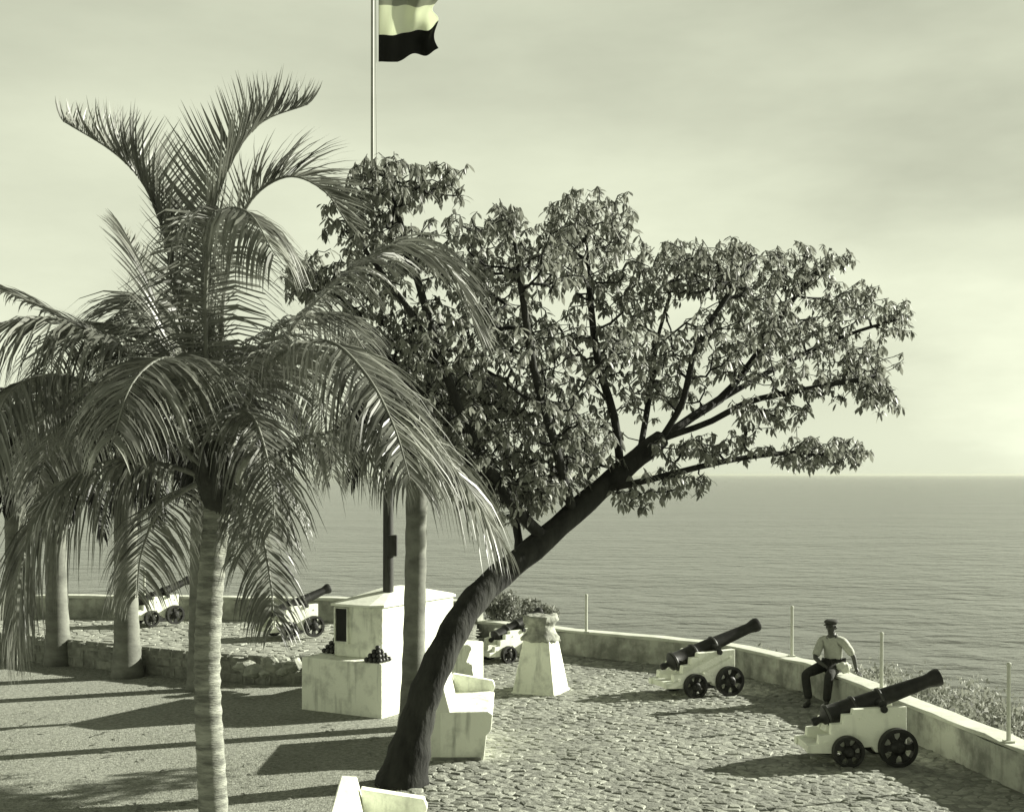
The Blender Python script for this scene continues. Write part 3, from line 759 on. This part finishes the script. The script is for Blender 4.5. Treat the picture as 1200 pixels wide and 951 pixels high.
    for hp, kn, an in ((hipR, kneeR, ankR), (hipL, kneeL, ankL)):
        chain(V, E, 0, [(hp, .108), (tuple((Vector(hp) * .5 + Vector(kn) * .5)), .094), (kn, .078), (tuple(Vector(kn) * .5 + Vector(an) * .5), .074), (tuple(Vector(an) + Vector((0, 0, .03))), .066)])
    skin('trousers', V, E, 'trouser', e)
    mb = MB(); ring = [q(.125 * math.cos(t), .15 * math.sin(t), .155) for t in [k * math.pi / 10 for k in range(21)]]; mb.tube(ring, .014, 6); mb.build('belt', 'shoe', e, smooth=True)
    for an, to in ((ankR, toeR), (ankL, toeL)):
        A = Vector(an); T = Vector(to); d = (T - A); d.z = 0; d.normalize()
        skin('shoe', [(tuple(A + Vector((0, 0, -.02)) - d * .02), (.042, .045)), (tuple(A + d * .07 + Vector((0, 0, -.035))), (.045, .038)), (tuple(A + d * .15 + Vector((0, 0, -.05))), (.047, .028)), (tuple(A + d * .2 + Vector((0, 0, -.055))), (.035, .02))], [(0, 1), (1, 2), (2, 3)], 'shoe', e)
    # flat cap
    cc = hc + Vector((0, 0, .062)); mt = Matrix.Translation(cc - f * .012) @ Matrix.Rotation(math.atan2(f.y, f.x), 4, 'Z') @ Matrix.Rotation(R(8), 4, 'Y') @ Matrix.Rotation(R(-90), 4, 'Y')
    mb = MB(); mb.lathe([(-.012, .086), (.012, .098), (.03, .116), (.045, .112), (.06, .085), (.066, .03)], 20, mt); cp = mb.build('cap', 'cap', e, smooth=True)
    mb = MB(); pts = []
    for k in range(9):
        t = -1.0 + 2.0 * k / 8; r1 = .088; r2 = .088 + .055 * math.cos(t * .9)
        for r_, z in ((r1, -.006), (r2, -.022)): p = cc + (f * math.cos(t) + hr * math.sin(t)) * r_ + Vector((0, 0, z)); pts.append(p)
    pts2 = [p + Vector((0, 0, -.006)) for p in pts]; n = len(pts)
    mb.add(pts + pts2, [(2 * k, 2 * k + 1, 2 * k + 3, 2 * k + 2) for k in range(8)] + [(n + 2 * k, n + 2 * k + 2, n + 2 * k + 3, n + 2 * k + 1) for k in range(8)] + [(2 * k + 1, n + 2 * k + 1, n + 2 * k + 3, 2 * k + 3) for k in range(8)])
    mb.build('visor', 'cap', cp, smooth=True)
    # crumpled white cloth in his lap
    from mathutils import noise
    b = bmesh.new(); bmesh.ops.create_icosphere(b, subdivisions=4, radius=.1)
    for v in b.verts:
        d = v.co.normalized(); v.co *= 1 + .35 * noise.noise(d * 2.2) + .18 * noise.noise(d * 6); v.co.z *= .6; v.co.x *= 1.1
        if v.co.y < -.04: v.co.z -= (-.04 - v.co.y) * 1.3
    me = bpy.data.meshes.new('cloth'); b.to_mesh(me); b.free(); me.materials.append(M['cloth']); me.polygons.foreach_set('use_smooth', [True] * len(me.polygons))
    o = link('cloth', me); o.location = base + Vector((.09, -.33, .12)); tag(o, 'crumpled white cloth lying in the seated man\'s lap', 'cloth')
man()

# ------------------------------------------------------------------ palm fronds
def frond_mesh(pts, Lmax, nl, rnd, droop=.5, vee=.25, wind=Vector((0, 0, 0)), twist=0, wid=.034, start=.14, r0=.024, bend=1.0, fwd=(.38, .75)):
    ns = 40; path = crom(pts, ns); Z = Vector((0, 0, 1))
    hv = path[-1] - path[0]; hv.z = 0
    if hv.length < .15: hv = Vector((1, 0, 0))
    hv.normalize(); S0 = hv.cross(Z).normalized()
    rib = MB(); rib.tube(path, [r0 * (1 - .93 * (i / (ns - 1)) ** .8) + .002 for i in range(ns)], 6)
    V = []; Fq = []
    for i in range(nl):
        u = start + (1 - start) * (i + rnd.random() * .5) / nl
        x = u * (ns - 1); k = min(int(x), ns - 2); p = path[k].lerp(path[k + 1], x - k)
        T = (path[k + 1] - path[k]).normalized()
        S = (S0 - T * S0.dot(T)).normalized(); Nn = S.cross(T).normalized()
        if twist: q = Matrix.Rotation(twist, 3, T); S = q @ S; Nn = q @ Nn
        prof = (.45 + .55 * min(1, (u - start) / .2)) * (1 if u < .6 else 1 - .68 * ((u - .6) / .4) ** 1.5)
        for sg in (-1, 1):
            if rnd.random() < .03: continue
            L = Lmax * prof * rnd.uniform(.82, 1.08); fw = fwd[0] + fwd[1] * u
            d = (T * fw + S * sg * (1 - .35 * u) + Nn * vee * rnd.uniform(.6, 1.4) + Vector((rnd.gauss(0, .06), rnd.gauss(0, .06), rnd.gauss(0, .06)))).normalized()
            st = 4; pos = p + S * sg * r0 * .4; o = len(V); w0 = wid * rnd.uniform(.8, 1.15)
            wv = d.cross(Nn); wv = wv.normalized() if wv.length > .1 else T
            wv = Matrix.Rotation(rnd.gauss(0, .55) + sg * .35, 3, d) @ wv
            for j in range(st + 1):
                t = j / st; ww = w0 * (.5 if j == 0 else (1 - t) ** .7 + .03)
                V.append(pos + wv * ww * .5); V.append(pos - wv * ww * .5)
                d = (d + (Vector((0, 0, -1)) * droop * rnd.uniform(.7, 1.3) + wind) * (.28 + .55 * t) * bend).normalized()
                pos = pos + d * (L / st)
            for j in range(st): Fq.append((o + 2 * j, o + 2 * j + 1, o + 2 * j + 3, o + 2 * j + 2))
    return rib, V, Fq
def add_frond(palm, pts, lmat='frond', **k):
    o = Vector(palm.location); rib, V, Fq = frond_mesh([Vector(p) - o for p in pts], **k)
    fr = rib.build('frond', 'rachis', palm, smooth=True, fix=False)
    fast_mesh('leaflets', [tuple(v) for v in V], Fq, lmat, fr, smooth=True)
    return fr

def coconut():
    Y0 = 9.7; b = P(252, 1111, Y0); e = empty('coconut_palm', (b.x, b.y, 0)); tag(e, 'coconut palm with ringed trunk and arching fronds, tallest and nearest on the left', 'palm')
    # trunk with ring scars
    cl_ = crom([P(255, 1118, Y0) - e.location, P(250, 951, Y0) - e.location, P(243, 800, Y0) - e.location, P(246, 700, Y0) - e.location, P(255, 590, Y0) - e.location, P(257, 545, Y0) - e.location], 150)
    rad = []
    for i in range(150):
        t = i / 149; r = .142 - .042 * min(1, t * 2.6) ** .6 + .045 * max(0, .12 - t) / .12
        rad.append(r * (1 + .06 * (1 if i % 4 == 0 else (-.4 if i % 4 == 2 else .2)) + .012 * math.sin(i * 1.7)))
    mb = MB(); mb.tube(cl_, rad, 20); mb.build('trunk', 'ptrunk', e, smooth=True)
    # fibrous crownshaft and leaf bases
    mb = MB(); top = P(257, 560, Y0) - e.location; mb.tube([top + Vector((0, 0, -.28)), top + Vector((0, 0, -.1)), top + Vector((-.02, 0, .15)), top + Vector((-.05, 0, .42))], [.10, .15, .14, .05], 14); mb.build('crownshaft', 'fibre', e, smooth=True)
    rnd = random.Random(14)
    for k in range(9):
        a = k * 2.4; q = Vector((math.cos(a), math.sin(a), 0)); mb = MB()
        mb.tube([top + q * .10 + Vector((0, 0, -.25 + .02 * k)), top + q * .17 + Vector((0, 0, -.02 + .02 * k)), top + q * .22 + Vector((0, 0, .16 + .02 * k))], [.04, .03, .012], 6)
        mb.build('leaf_base', 'husk' if k % 3 == 0 else 'fibre', e, smooth=True)
    for (px, py, yy, s) in ((215, 492, Y0 - .3, .09), (283, 560, Y0 - .25, .07)):
        c = P(px, py, yy) - e.location; mb = MB(); mb.tube([c + Vector((.03, 0, -.12)), c + Vector((-.02, -.03, 0)), c + Vector((.03, -.02, .13)), c + Vector((.1, 0, .18))], [.012, .035, .03, .008], 8); mb.build('dry_sheath', 'husk', e, smooth=True)
    W = Vector((.10, 0, .02))
    # (picture path, depth offset at the tip, droop, vee, twist, leaflet length)
    fr = [
        ([(246, 540), (232, 450), (214, 365), (196, 285), (172, 222), (135, 180), (74, 142)], .9, -.05, .75, 0, .52, Vector((.22, 0, .25))),
        ([(250, 540), (244, 430), (238, 330), (246, 250), (268, 192), (306, 144), (362, 122)], 1.0, -.05, .6, 0, .55, Vector((-.12, 0, .28))),
        ([(256, 540), (258, 430), (266, 320), (290, 240), (335, 207), (378, 222), (408, 262)], .5, .32, .6, 0, .50, Vector((.10, 0, .10))),
        ([(250, 545), (245, 486), (241, 398), (243, 310), (258, 250), (292, 250), (323, 300)], -1.5, 1.15, .0, 0, .60, W),
        ([(262, 540), (300, 450), (345, 380), (405, 322), (470, 288), (525, 312), (560, 385)], .3, .65, .15, 0, .62, Vector((.22, 0, 0))),
        ([(262, 545), (290, 470), (330, 415), (385, 400), (430, 440), (462, 500), (480, 560)], -1.6, .75, .05, 0, .66, Vector((.16, 0, 0))),
        ([(264, 550), (310, 525), (373, 509), (440, 500), (490, 508), (540, 558), (588, 636)], -.5, .9, .1, 0, .72, W),
        ([(262, 560), (282, 575), (298, 600), (310, 640), (318, 690), (322, 735)], -.9, .8, .0, 0, .38, W),
        ([(244, 545), (205, 470), (155, 415), (105, 388), (50, 372), (-10, 385), (-60, 430)], -.7, .95, .1, 0, .74, W),
        ([(244, 545), (200, 465), (145, 412), (85, 378), (0, 338), (-70, 322)], .8, .3, .1, .3, .36, W),
        ([(244, 540), (222, 460), (198, 395), (172, 325), (143, 270)], 1.3, .15, .35, .5, .55, Vector((-.15, 0, .05))),
        ([(242, 560), (200, 546), (150, 538), (95, 552), (50, 592), (26, 655), (20, 750)], -.8, 1.0, .1, 0, .82, Vector((.10, 0, 0))),
        ([(242, 555), (195, 508), (140, 487), (95, 486), (58, 520), (38, 600)], 1.0, .9, .1, 0, .55, W),
        ([(244, 560), (215, 575), (185, 600), (165, 650), (160, 700)], 1.2, .9, .0, 0, .48, W),
        ([(256, 548), (275, 520), (290, 540), (285, 600), (275, 660)], 1.8, .85, .0, 0, .50, W),
        ([(252, 545), (270, 470), (300, 420), (340, 410), (375, 470), (390, 560)], 2.0, .8, .1, 0, .55, W),
        ([(250, 545), (240, 470), (222, 430), (190, 420), (155, 450), (130, 520)], -1.9, .8, .1, 0, .55, W),
        ([(252, 545), (215, 455), (170, 395), (120, 380), (70, 410), (30, 480)], 1.9, .8, .1, 0, .6, W),
        ([(254, 548), (262, 505), (278, 482), (300, 495), (318, 560), (322, 620)], -1.0, .9, .0, 0, .50, W),
        ([(250, 548), (225, 440), (205, 380), (175, 350), (140, 365), (110, 420)], 1.5, .7, .1, 0, .50, W),
        ([(252, 548), (270, 470), (300, 410), (350, 370), (400, 375), (440, 430)], 1.6, .7, .1, 0, .50, W),
        ([(244, 555), (180, 490), (110, 450), (50, 440), (5, 470), (-15, 560)], -1.3, .9, .05, 0, .60, W),
        ([(252, 548), (200, 500), (150, 470), (100, 470), (60, 510), (35, 580)], 1.7, .9, .1, 0, .60, W),
    ]
    for pts, dy, dr, ve, tw, L, wd in fr:
        n = len(pts); P3 = [P(p[0], p[1], Y0 + dy * (i / (n - 1)) ** 1.3) for i, p in enumerate(pts)]
        ln = sum((P3[i + 1] - P3[i]).length for i in range(n - 1))
        add_frond(e, P3, Lmax=L * (1.3 if dr < .4 else 1.55), nl=int(42 * ln), fwd=(.4, .8) if dr < .4 else (.22, .5), rnd=rnd, droop=dr, vee=ve, twist=tw, wind=wd, wid=.026, r0=.026)
    mb = MB(); mb.tube([top, P(246, 470, Y0) - e.location, P(243, 380, Y0 + .1) - e.location], [.035, .025, .006], 8); mb.build('spear_leaf', 'rachis', e, smooth=True)
coconut()

def smooth_palm(px, py, top_z, rb, rt, lab, nf, fl, seed, seg=(0, 6.283)):
    g = G(px, py); rnd = random.Random(seed); e = empty('royal_palm', g); tag(e, lab, 'palm', 'smooth grey trunked palms in a row')
    zs = [i / 30 for i in range(31)]; ax = [Vector((.03 * math.sin(3 * z + seed), .02 * math.cos(2 * z), -.06 + z * (top_z + .06))) for z in zs]
    rd = [rt + (rb - rt) * math.exp(-(z * top_z) / .55) + .006 * math.sin(z * 60) for z in zs]
    mb = MB(); mb.tube(ax, rd, 20); mb.build('trunk', 'rtrunk', e, smooth=True)
    mb = MB(); mb.tube([Vector((0, 0, top_z - .05)), Vector((0, 0, top_z + .2)), Vector((0, 0, top_z + .6))], [rt * 1.05, rt * .95, .07], 14); mb.build('crownshaft', 'rachis', e, smooth=True)
    for k in range(nf):
        a = 2.39996 * k + rnd.random() * .4; el = R(rnd.uniform(-15, 70)); L = fl * rnd.uniform(.85, 1.1)
        d = Vector((math.cos(a) * math.cos(el), math.sin(a) * math.cos(el), math.sin(el))); p = Vector((0, 0, top_z + .45)) + g; pts = [p]
        for j in range(6):
            p = p + d * (L / 6); pts.append(p); d = (d + Vector((0, 0, -.34 - .06 * j))).normalized()
        add_frond(e, pts, lmat='frond_shade', Lmax=.72, nl=60, rnd=rnd, droop=.85, vee=.15, wid=.045, r0=.03)
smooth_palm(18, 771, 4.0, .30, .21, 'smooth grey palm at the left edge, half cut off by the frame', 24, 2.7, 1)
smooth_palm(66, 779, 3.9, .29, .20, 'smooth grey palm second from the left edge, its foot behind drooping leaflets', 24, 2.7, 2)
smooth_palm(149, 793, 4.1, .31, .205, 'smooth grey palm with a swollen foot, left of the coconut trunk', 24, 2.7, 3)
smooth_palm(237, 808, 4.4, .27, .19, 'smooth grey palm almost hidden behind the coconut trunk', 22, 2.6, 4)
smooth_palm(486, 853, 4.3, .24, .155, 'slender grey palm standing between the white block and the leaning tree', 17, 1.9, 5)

# ------------------------------------------------------------------ the leaning tree
def tree():
    rnd = random.Random(31); rng = np.random.default_rng(31)
    b = G(470, 918); e = empty('leaning_tree', b); tag(e, 'large dark leaning tree spreading its leafy crown over the bench', 'tree')
    YB = b.y
    def q(px, py, dy=0): return P(px, py, YB + dy + 3.6 * min(1, max(0, (px - 520) / 470))) - b      # it leans away over the sea side
    nodes = []; par = []                  # skeleton
    def limb(start, pts, n):
        c = crom(([nodes[start]] if start is not None else []) + pts, n); prev = start
        for p in (c if start is None else c[1:]): nodes.append(p); par.append(-1 if prev is None else prev); prev = len(nodes) - 1
        return prev
    def nearest(p): return min(range(len(nodes)), key=lambda i: (nodes[i] - p).length)
    limb(None, [q(470, 925), q(480, 880), q(490, 840), q(503, 800), q(523, 757, .1), q(548, 713, .15), q(579, 680, .2), q(628, 640, .3), q(690, 585, .4), q(740, 542, .5), q(775, 514, .5)], 40)
    ntr = len(nodes); tr_end = ntr - 1
    M1 = [
        [q(815, 486, .6), q(850, 462, .8), q(890, 410, 1.0), q(930, 350, 1.3), q(965, 310, 1.4)],
        [q(830, 495, .3), q(880, 470, -.1), q(950, 455, -.5), q(1030, 440, -.8)],
        [q(800, 470, .2), q(815, 410, 0), q(850, 350, -.3), q(880, 310, -.5)],
    ]
    for m in M1: limb(tr_end, m, 12)
    def from_(px, py, pts, n=12, dy=.3): limb(nearest(q(px, py, dy)), pts, n)
    from_(700, 577, [q(760, 562, -.1), q(850, 540, -.2), (q(930, 530, -.2)), q(1010, 535, -.2)], 13)
    from_(640, 630, [q(600, 590, .0), q(555, 515, -.3), q(520, 430, -.6), q(490, 330, -.8), q(460, 230, -.9)], 16)
    from_(600, 664, [q(608, 640, .6), q(600, 590, 1.0), q(590, 520, 1.5), q(560, 440, 1.9), (q(540, 350, 2.1))], 14)
    from_(735, 548, [q(720, 490, .4), q(700, 420, .5), q(690, 330, .6), q(685, 250, .7)], 13)
    from_(752, 532, [q(760, 470, 1.0), q(770, 400, 1.6), q(790, 330, 2.0)], 12)
    from_(680, 593, [q(650, 520, -.4), q(625, 430, -.9), q(610, 330, -1.2), q(600, 260, -1.3)], 13)
    from_(850, 462, [q(930, 420, 1.6), q(1000, 390, 1.9), q(1050, 375, 2.0)], 11, .8)
    from_(555, 515, [q(480, 450, -.2), q(420, 370, .0), q(370, 320, .2)], 11, -.3)
    from_(520, 430, [q(470, 350, -.9), q(420, 280, -1.2), q(405, 220, -1.3)], 10, -.6)
    from_(770, 400, [q(830, 360, 2.2), q(900, 330, 2.5)], 8, 1.6)
    # crown lobes: picture centre, picture radii, depth centre, depth radius, tips
    lob = [(450, 215, 48, 40, -.9, .8, 42), (515, 215, 35, 32, -.6, .6, 18), (405, 250, 30, 45, -1.0, .6, 16), (470, 290, 75, 45, -.7, .9, 55), (375, 320, 40, 32, .1, .6, 22), (590, 255, 30, 25, -1.2, .6, 14),
           (560, 300, 60, 60, .2, 1.4, 55), (690, 255, 62, 42, .5, 1.0, 62), (640, 300, 50, 50, -.8, 1.0, 40), (740, 320, 80, 50, .8, 1.5, 85), (830, 310, 65, 40, .3, 1.4, 62), (890, 330, 60, 45, .8, 1.4, 55),
           (940, 310, 50, 30, 1.3, .9, 36), (985, 300, 14, 14, 1.4, .3, 5), (1000, 350, 50, 25, 1.6, .8, 32), (1050, 372, 26, 26, 2.0, .5, 18), (950, 380, 80, 38, 1.0, 1.3, 62), (1020, 420, 45, 30, .4, 1.2, 28), (970, 445, 75, 26, -.4, 1.0, 42),
           (1030, 465, 30, 22, -.8, .6, 18), (860, 400, 90, 50, .6, 1.7, 85), (700, 400, 90, 55, .3, 1.9, 85), (590, 400, 75, 55, .0, 1.8, 65), (510, 385, 55, 50, -.5, 1.2, 40), (770, 450, 60, 40, .9, 1.3, 40),
           (640, 480, 75, 45, .3, 1.9, 60), (560, 500, 60, 50, .3, 1.6, 45), (690, 520, 50, 40, .3, 1.4, 34), (610, 560, 45, 32, .5, 1.2, 24), (560, 560, 25, 30, .8, .8, 12), (900, 480, 60, 22, -.4, .8, 24), (850, 520, 55, 20, -.2, .7, 18), (960, 528, 72, 20, -.2, 1.0, 55),
           (790, 560, 45, 22, -.2, .7, 16), (745, 580, 35, 18, -.1, .6, 11), (800, 520, 40, 20, -.4, .7, 11), (650, 570, 30, 25, -.3, .8, 10), (470, 440, 50, 45, -.3, 1.0, 26), (500, 500, 45, 45, .2, 1.2, 30), (540, 545, 50, 40, .5, 1.3, 34), (600, 585, 50, 25, .6, 1.2, 24), (640, 540, 60, 40, .5, 1.6, 34), (350, 325, 26, 26, .1, .5, 14), (430, 340, 50, 40, .1, .9, 22), (480, 400, 50, 50, .4, 1.0, 26), (600, 470, 70, 50, 1.2, 1.2, 40), (520, 460, 50, 50, 1.0, 1.0, 28), (620, 560, 50, 40, 1.0, 1.0, 26), (580, 350, 60, 50, .6, 1.2, 30), (430, 395, 45, 35, .2, .8, 18)]
    tips = []
    for cx, cy, rx, ry, dc, dr, n in lob:
        for _ in range(int(n * 2.4)):
            for _t in range(12):
                d = Vector((rnd.gauss(0, 1), rnd.gauss(0, 1), rnd.gauss(0, 1))).normalized(); r = rnd.random() ** .42
                p = q(cx + d.x * r * rx, cy + d.y * r * ry, dc + d.z * r * dr)
                if all((p - t).length > .10 for t in tips[-300:]): tips.append(p); break
    order = sorted(range(len(tips)), key=lambda i: min((tips[i] - n).length for n in nodes))
    leaves_at = []
    A = np.array([tuple(n) for n in nodes])
    for i in order:
        p = tips[i]; dd = np.linalg.norm(A - np.array(tuple(p)), axis=1); dd[:18] += 9
        hz = A[:, 2] - p.z; dd = dd + np.maximum(0, hz) * .8          # prefer joining from below
        k = int(np.argmin(dd)); a = nodes[k]; L = (p - a).length
        n = max(2, int(L / .2)); prev = k; mid = (a + p) / 2 + Vector((rnd.gauss(0, .05), rnd.gauss(0, .05), rnd.gauss(0, .04) - .06 * L)); new = []
        for j in range(1, n + 1):
            t = j / n; pt = a * (1 - t) ** 2 + mid * 2 * t * (1 - t) + p * t * t
            nodes.append(pt); par.append(prev); prev = len(nodes) - 1; new.append(tuple(pt))
        A = np.concatenate([A, np.array(new)]); leaves_at.append((prev, (p - mid).normalized()))
    # pipe-model radii
    cnt = [0] * len(nodes)
    for k, _ in leaves_at:
        while k >= 0: cnt[k] += 1; k = par[k]
    rad = [.0050 * max(1, c) ** .40 for c in cnt]
    for i in range(ntr):
        t = i / (ntr - 1); rad[i] = max(rad[i] * .6, .215 - .08 * t + .12 * (max(0, .2 - t) / .2) ** 1.4)
    ch = {}
    for i, p in enumerate(par): ch.setdefault(p, []).append(i)
    trunk = MB(); c = [nodes[i] for i in range(ntr)]; trunk.tube(c, [rad[i] * (1 + .06 * math.sin(i * 1.9)) for i in range(ntr)], 16)
    trunk.build('trunk', 'bark', e, smooth=True)
    br = MB(); stack = [(k, par[k]) for k in range(ntr, len(nodes)) if par[k] < ntr]
    twig = MB()
    while stack:
        k, p = stack.pop(); pts = [nodes[p], nodes[k]]; rr = [min(rad[k] * 1.15, rad[p]), rad[k]]
        while True:
            cs = ch.get(k, [])
            if not cs: break
            cs = sorted(cs, key=lambda i: -cnt[i])
            for o in cs[1:]: stack.append((o, k))
            k = cs[0]; pts.append(nodes[k]); rr.append(rad[k])
        (br if rr[0] > .03 else twig).tube(pts, rr, 7 if rr[0] > .03 else 4, cap=False)
    br.build('limbs', 'bark', e, smooth=True, fix=False)
    tag(twig.build('twigs', 'bark', e, smooth=True, fix=False), kind='stuff')
    # drooping leaf whorls
    V = []; Fq = []
    def leaf(p, d, L, wv):
        o = len(V); W = L * .16; pos = p
        n_ = d.cross(wv).normalized()
        for t, ww in ((0, .12), (.3, .85), (.65, 1.0), (1, .05)):
            V.append(pos + wv * W * ww + n_ * W * .25 * ww); V.append(pos); V.append(pos - wv * W * ww + n_ * W * .25 * ww)
            d = (d + Vector((0, 0, -.38))).normalized(); pos = pos + d * (L * .33)
        for j in range(3):
            for c_ in range(2): Fq.append((o + 3 * j + c_, o + 3 * j + c_ + 1, o + 3 * j + c_ + 4, o + 3 * j + c_ + 3))
    for k, dr in leaves_at:
        p = nodes[k]; n = rnd.randint(7, 12)
        for j in range(n):
            a = 2.4 * j + rnd.random() * .6; el = rnd.uniform(-1.35, .25)
            d = (Vector((math.cos(a) * math.cos(el), math.sin(a) * math.cos(el), math.sin(el))) + dr * .35).normalized()
            wv = d.cross(Vector((0, 0, 1)) + Vector((rnd.gauss(0, .4), rnd.gauss(0, .4), 0)))
            if wv.length < .05: continue
            leaf(p - dr * rnd.random() * .14, d, rnd.choice((.5, .75, 1, 1.1, 1.4)) * rnd.uniform(.09, .135), wv.normalized())
    o = fast_mesh('crown', [tuple(v) for v in V], Fq, 'leaf', e, smooth=False); tag(o, kind='stuff')
    print('tips', len(leaves_at), 'leaf faces', len(Fq))
tree()

# ------------------------------------------------------------------ leaves dropped on the lawn and paving
def litter():
    rng = np.random.default_rng(77); n = 420
    Y = 1 / rng.uniform(1 / 23, 1 / 12.5, n); X = rng.uniform(-.42, .22, n) * Y; a = rng.uniform(0, 6.28, n); L = rng.uniform(.03, .09, n); z = np.where(X > -1.1, .034, .02)
    c, s_ = np.cos(a), np.sin(a)
    V = np.stack([np.stack([X - c * L, Y - s_ * L, z], 1), np.stack([X + s_ * L * .35, Y - c * L * .35, z + .012], 1), np.stack([X + c * L, Y + s_ * L, z + .006], 1), np.stack([X - s_ * L * .35, Y + c * L * .35, z + .016], 1)], 1)
    tag(fast_mesh('fallen_leaves', V.reshape(-1, 3), np.arange(4 * n).reshape(-1, 4), 'leaf'), 'small dry leaves scattered over the lawn and paving', 'leaves', kind='stuff')
litter()

# ------------------------------------------------------------------ sea air
def haze():
    m = bpy.data.materials.new('sea_haze'); m.use_nodes = True; t = m.node_tree; t.nodes.remove(t.nodes['Principled BSDF'])
    v = t.nodes.new('ShaderNodeVolumePrincipled'); v.inputs['Color'].default_value = (.47, .49, .41, 1); v.inputs['Density'].default_value = HAZE; v.inputs['Anisotropy'].default_value = .3
    t.links.new(v.outputs[0], t.nodes['Material Output'].inputs['Volume']); M['haze'] = m
    mb = MB(); mb.box((0, 40000, (14 + SEA - 4.5) / 2), (179000, 99000, 14 - SEA + 4.5)); tag(mb.build('haze', 'haze'), kind='stuff')
HAZE = 5e-5
haze()
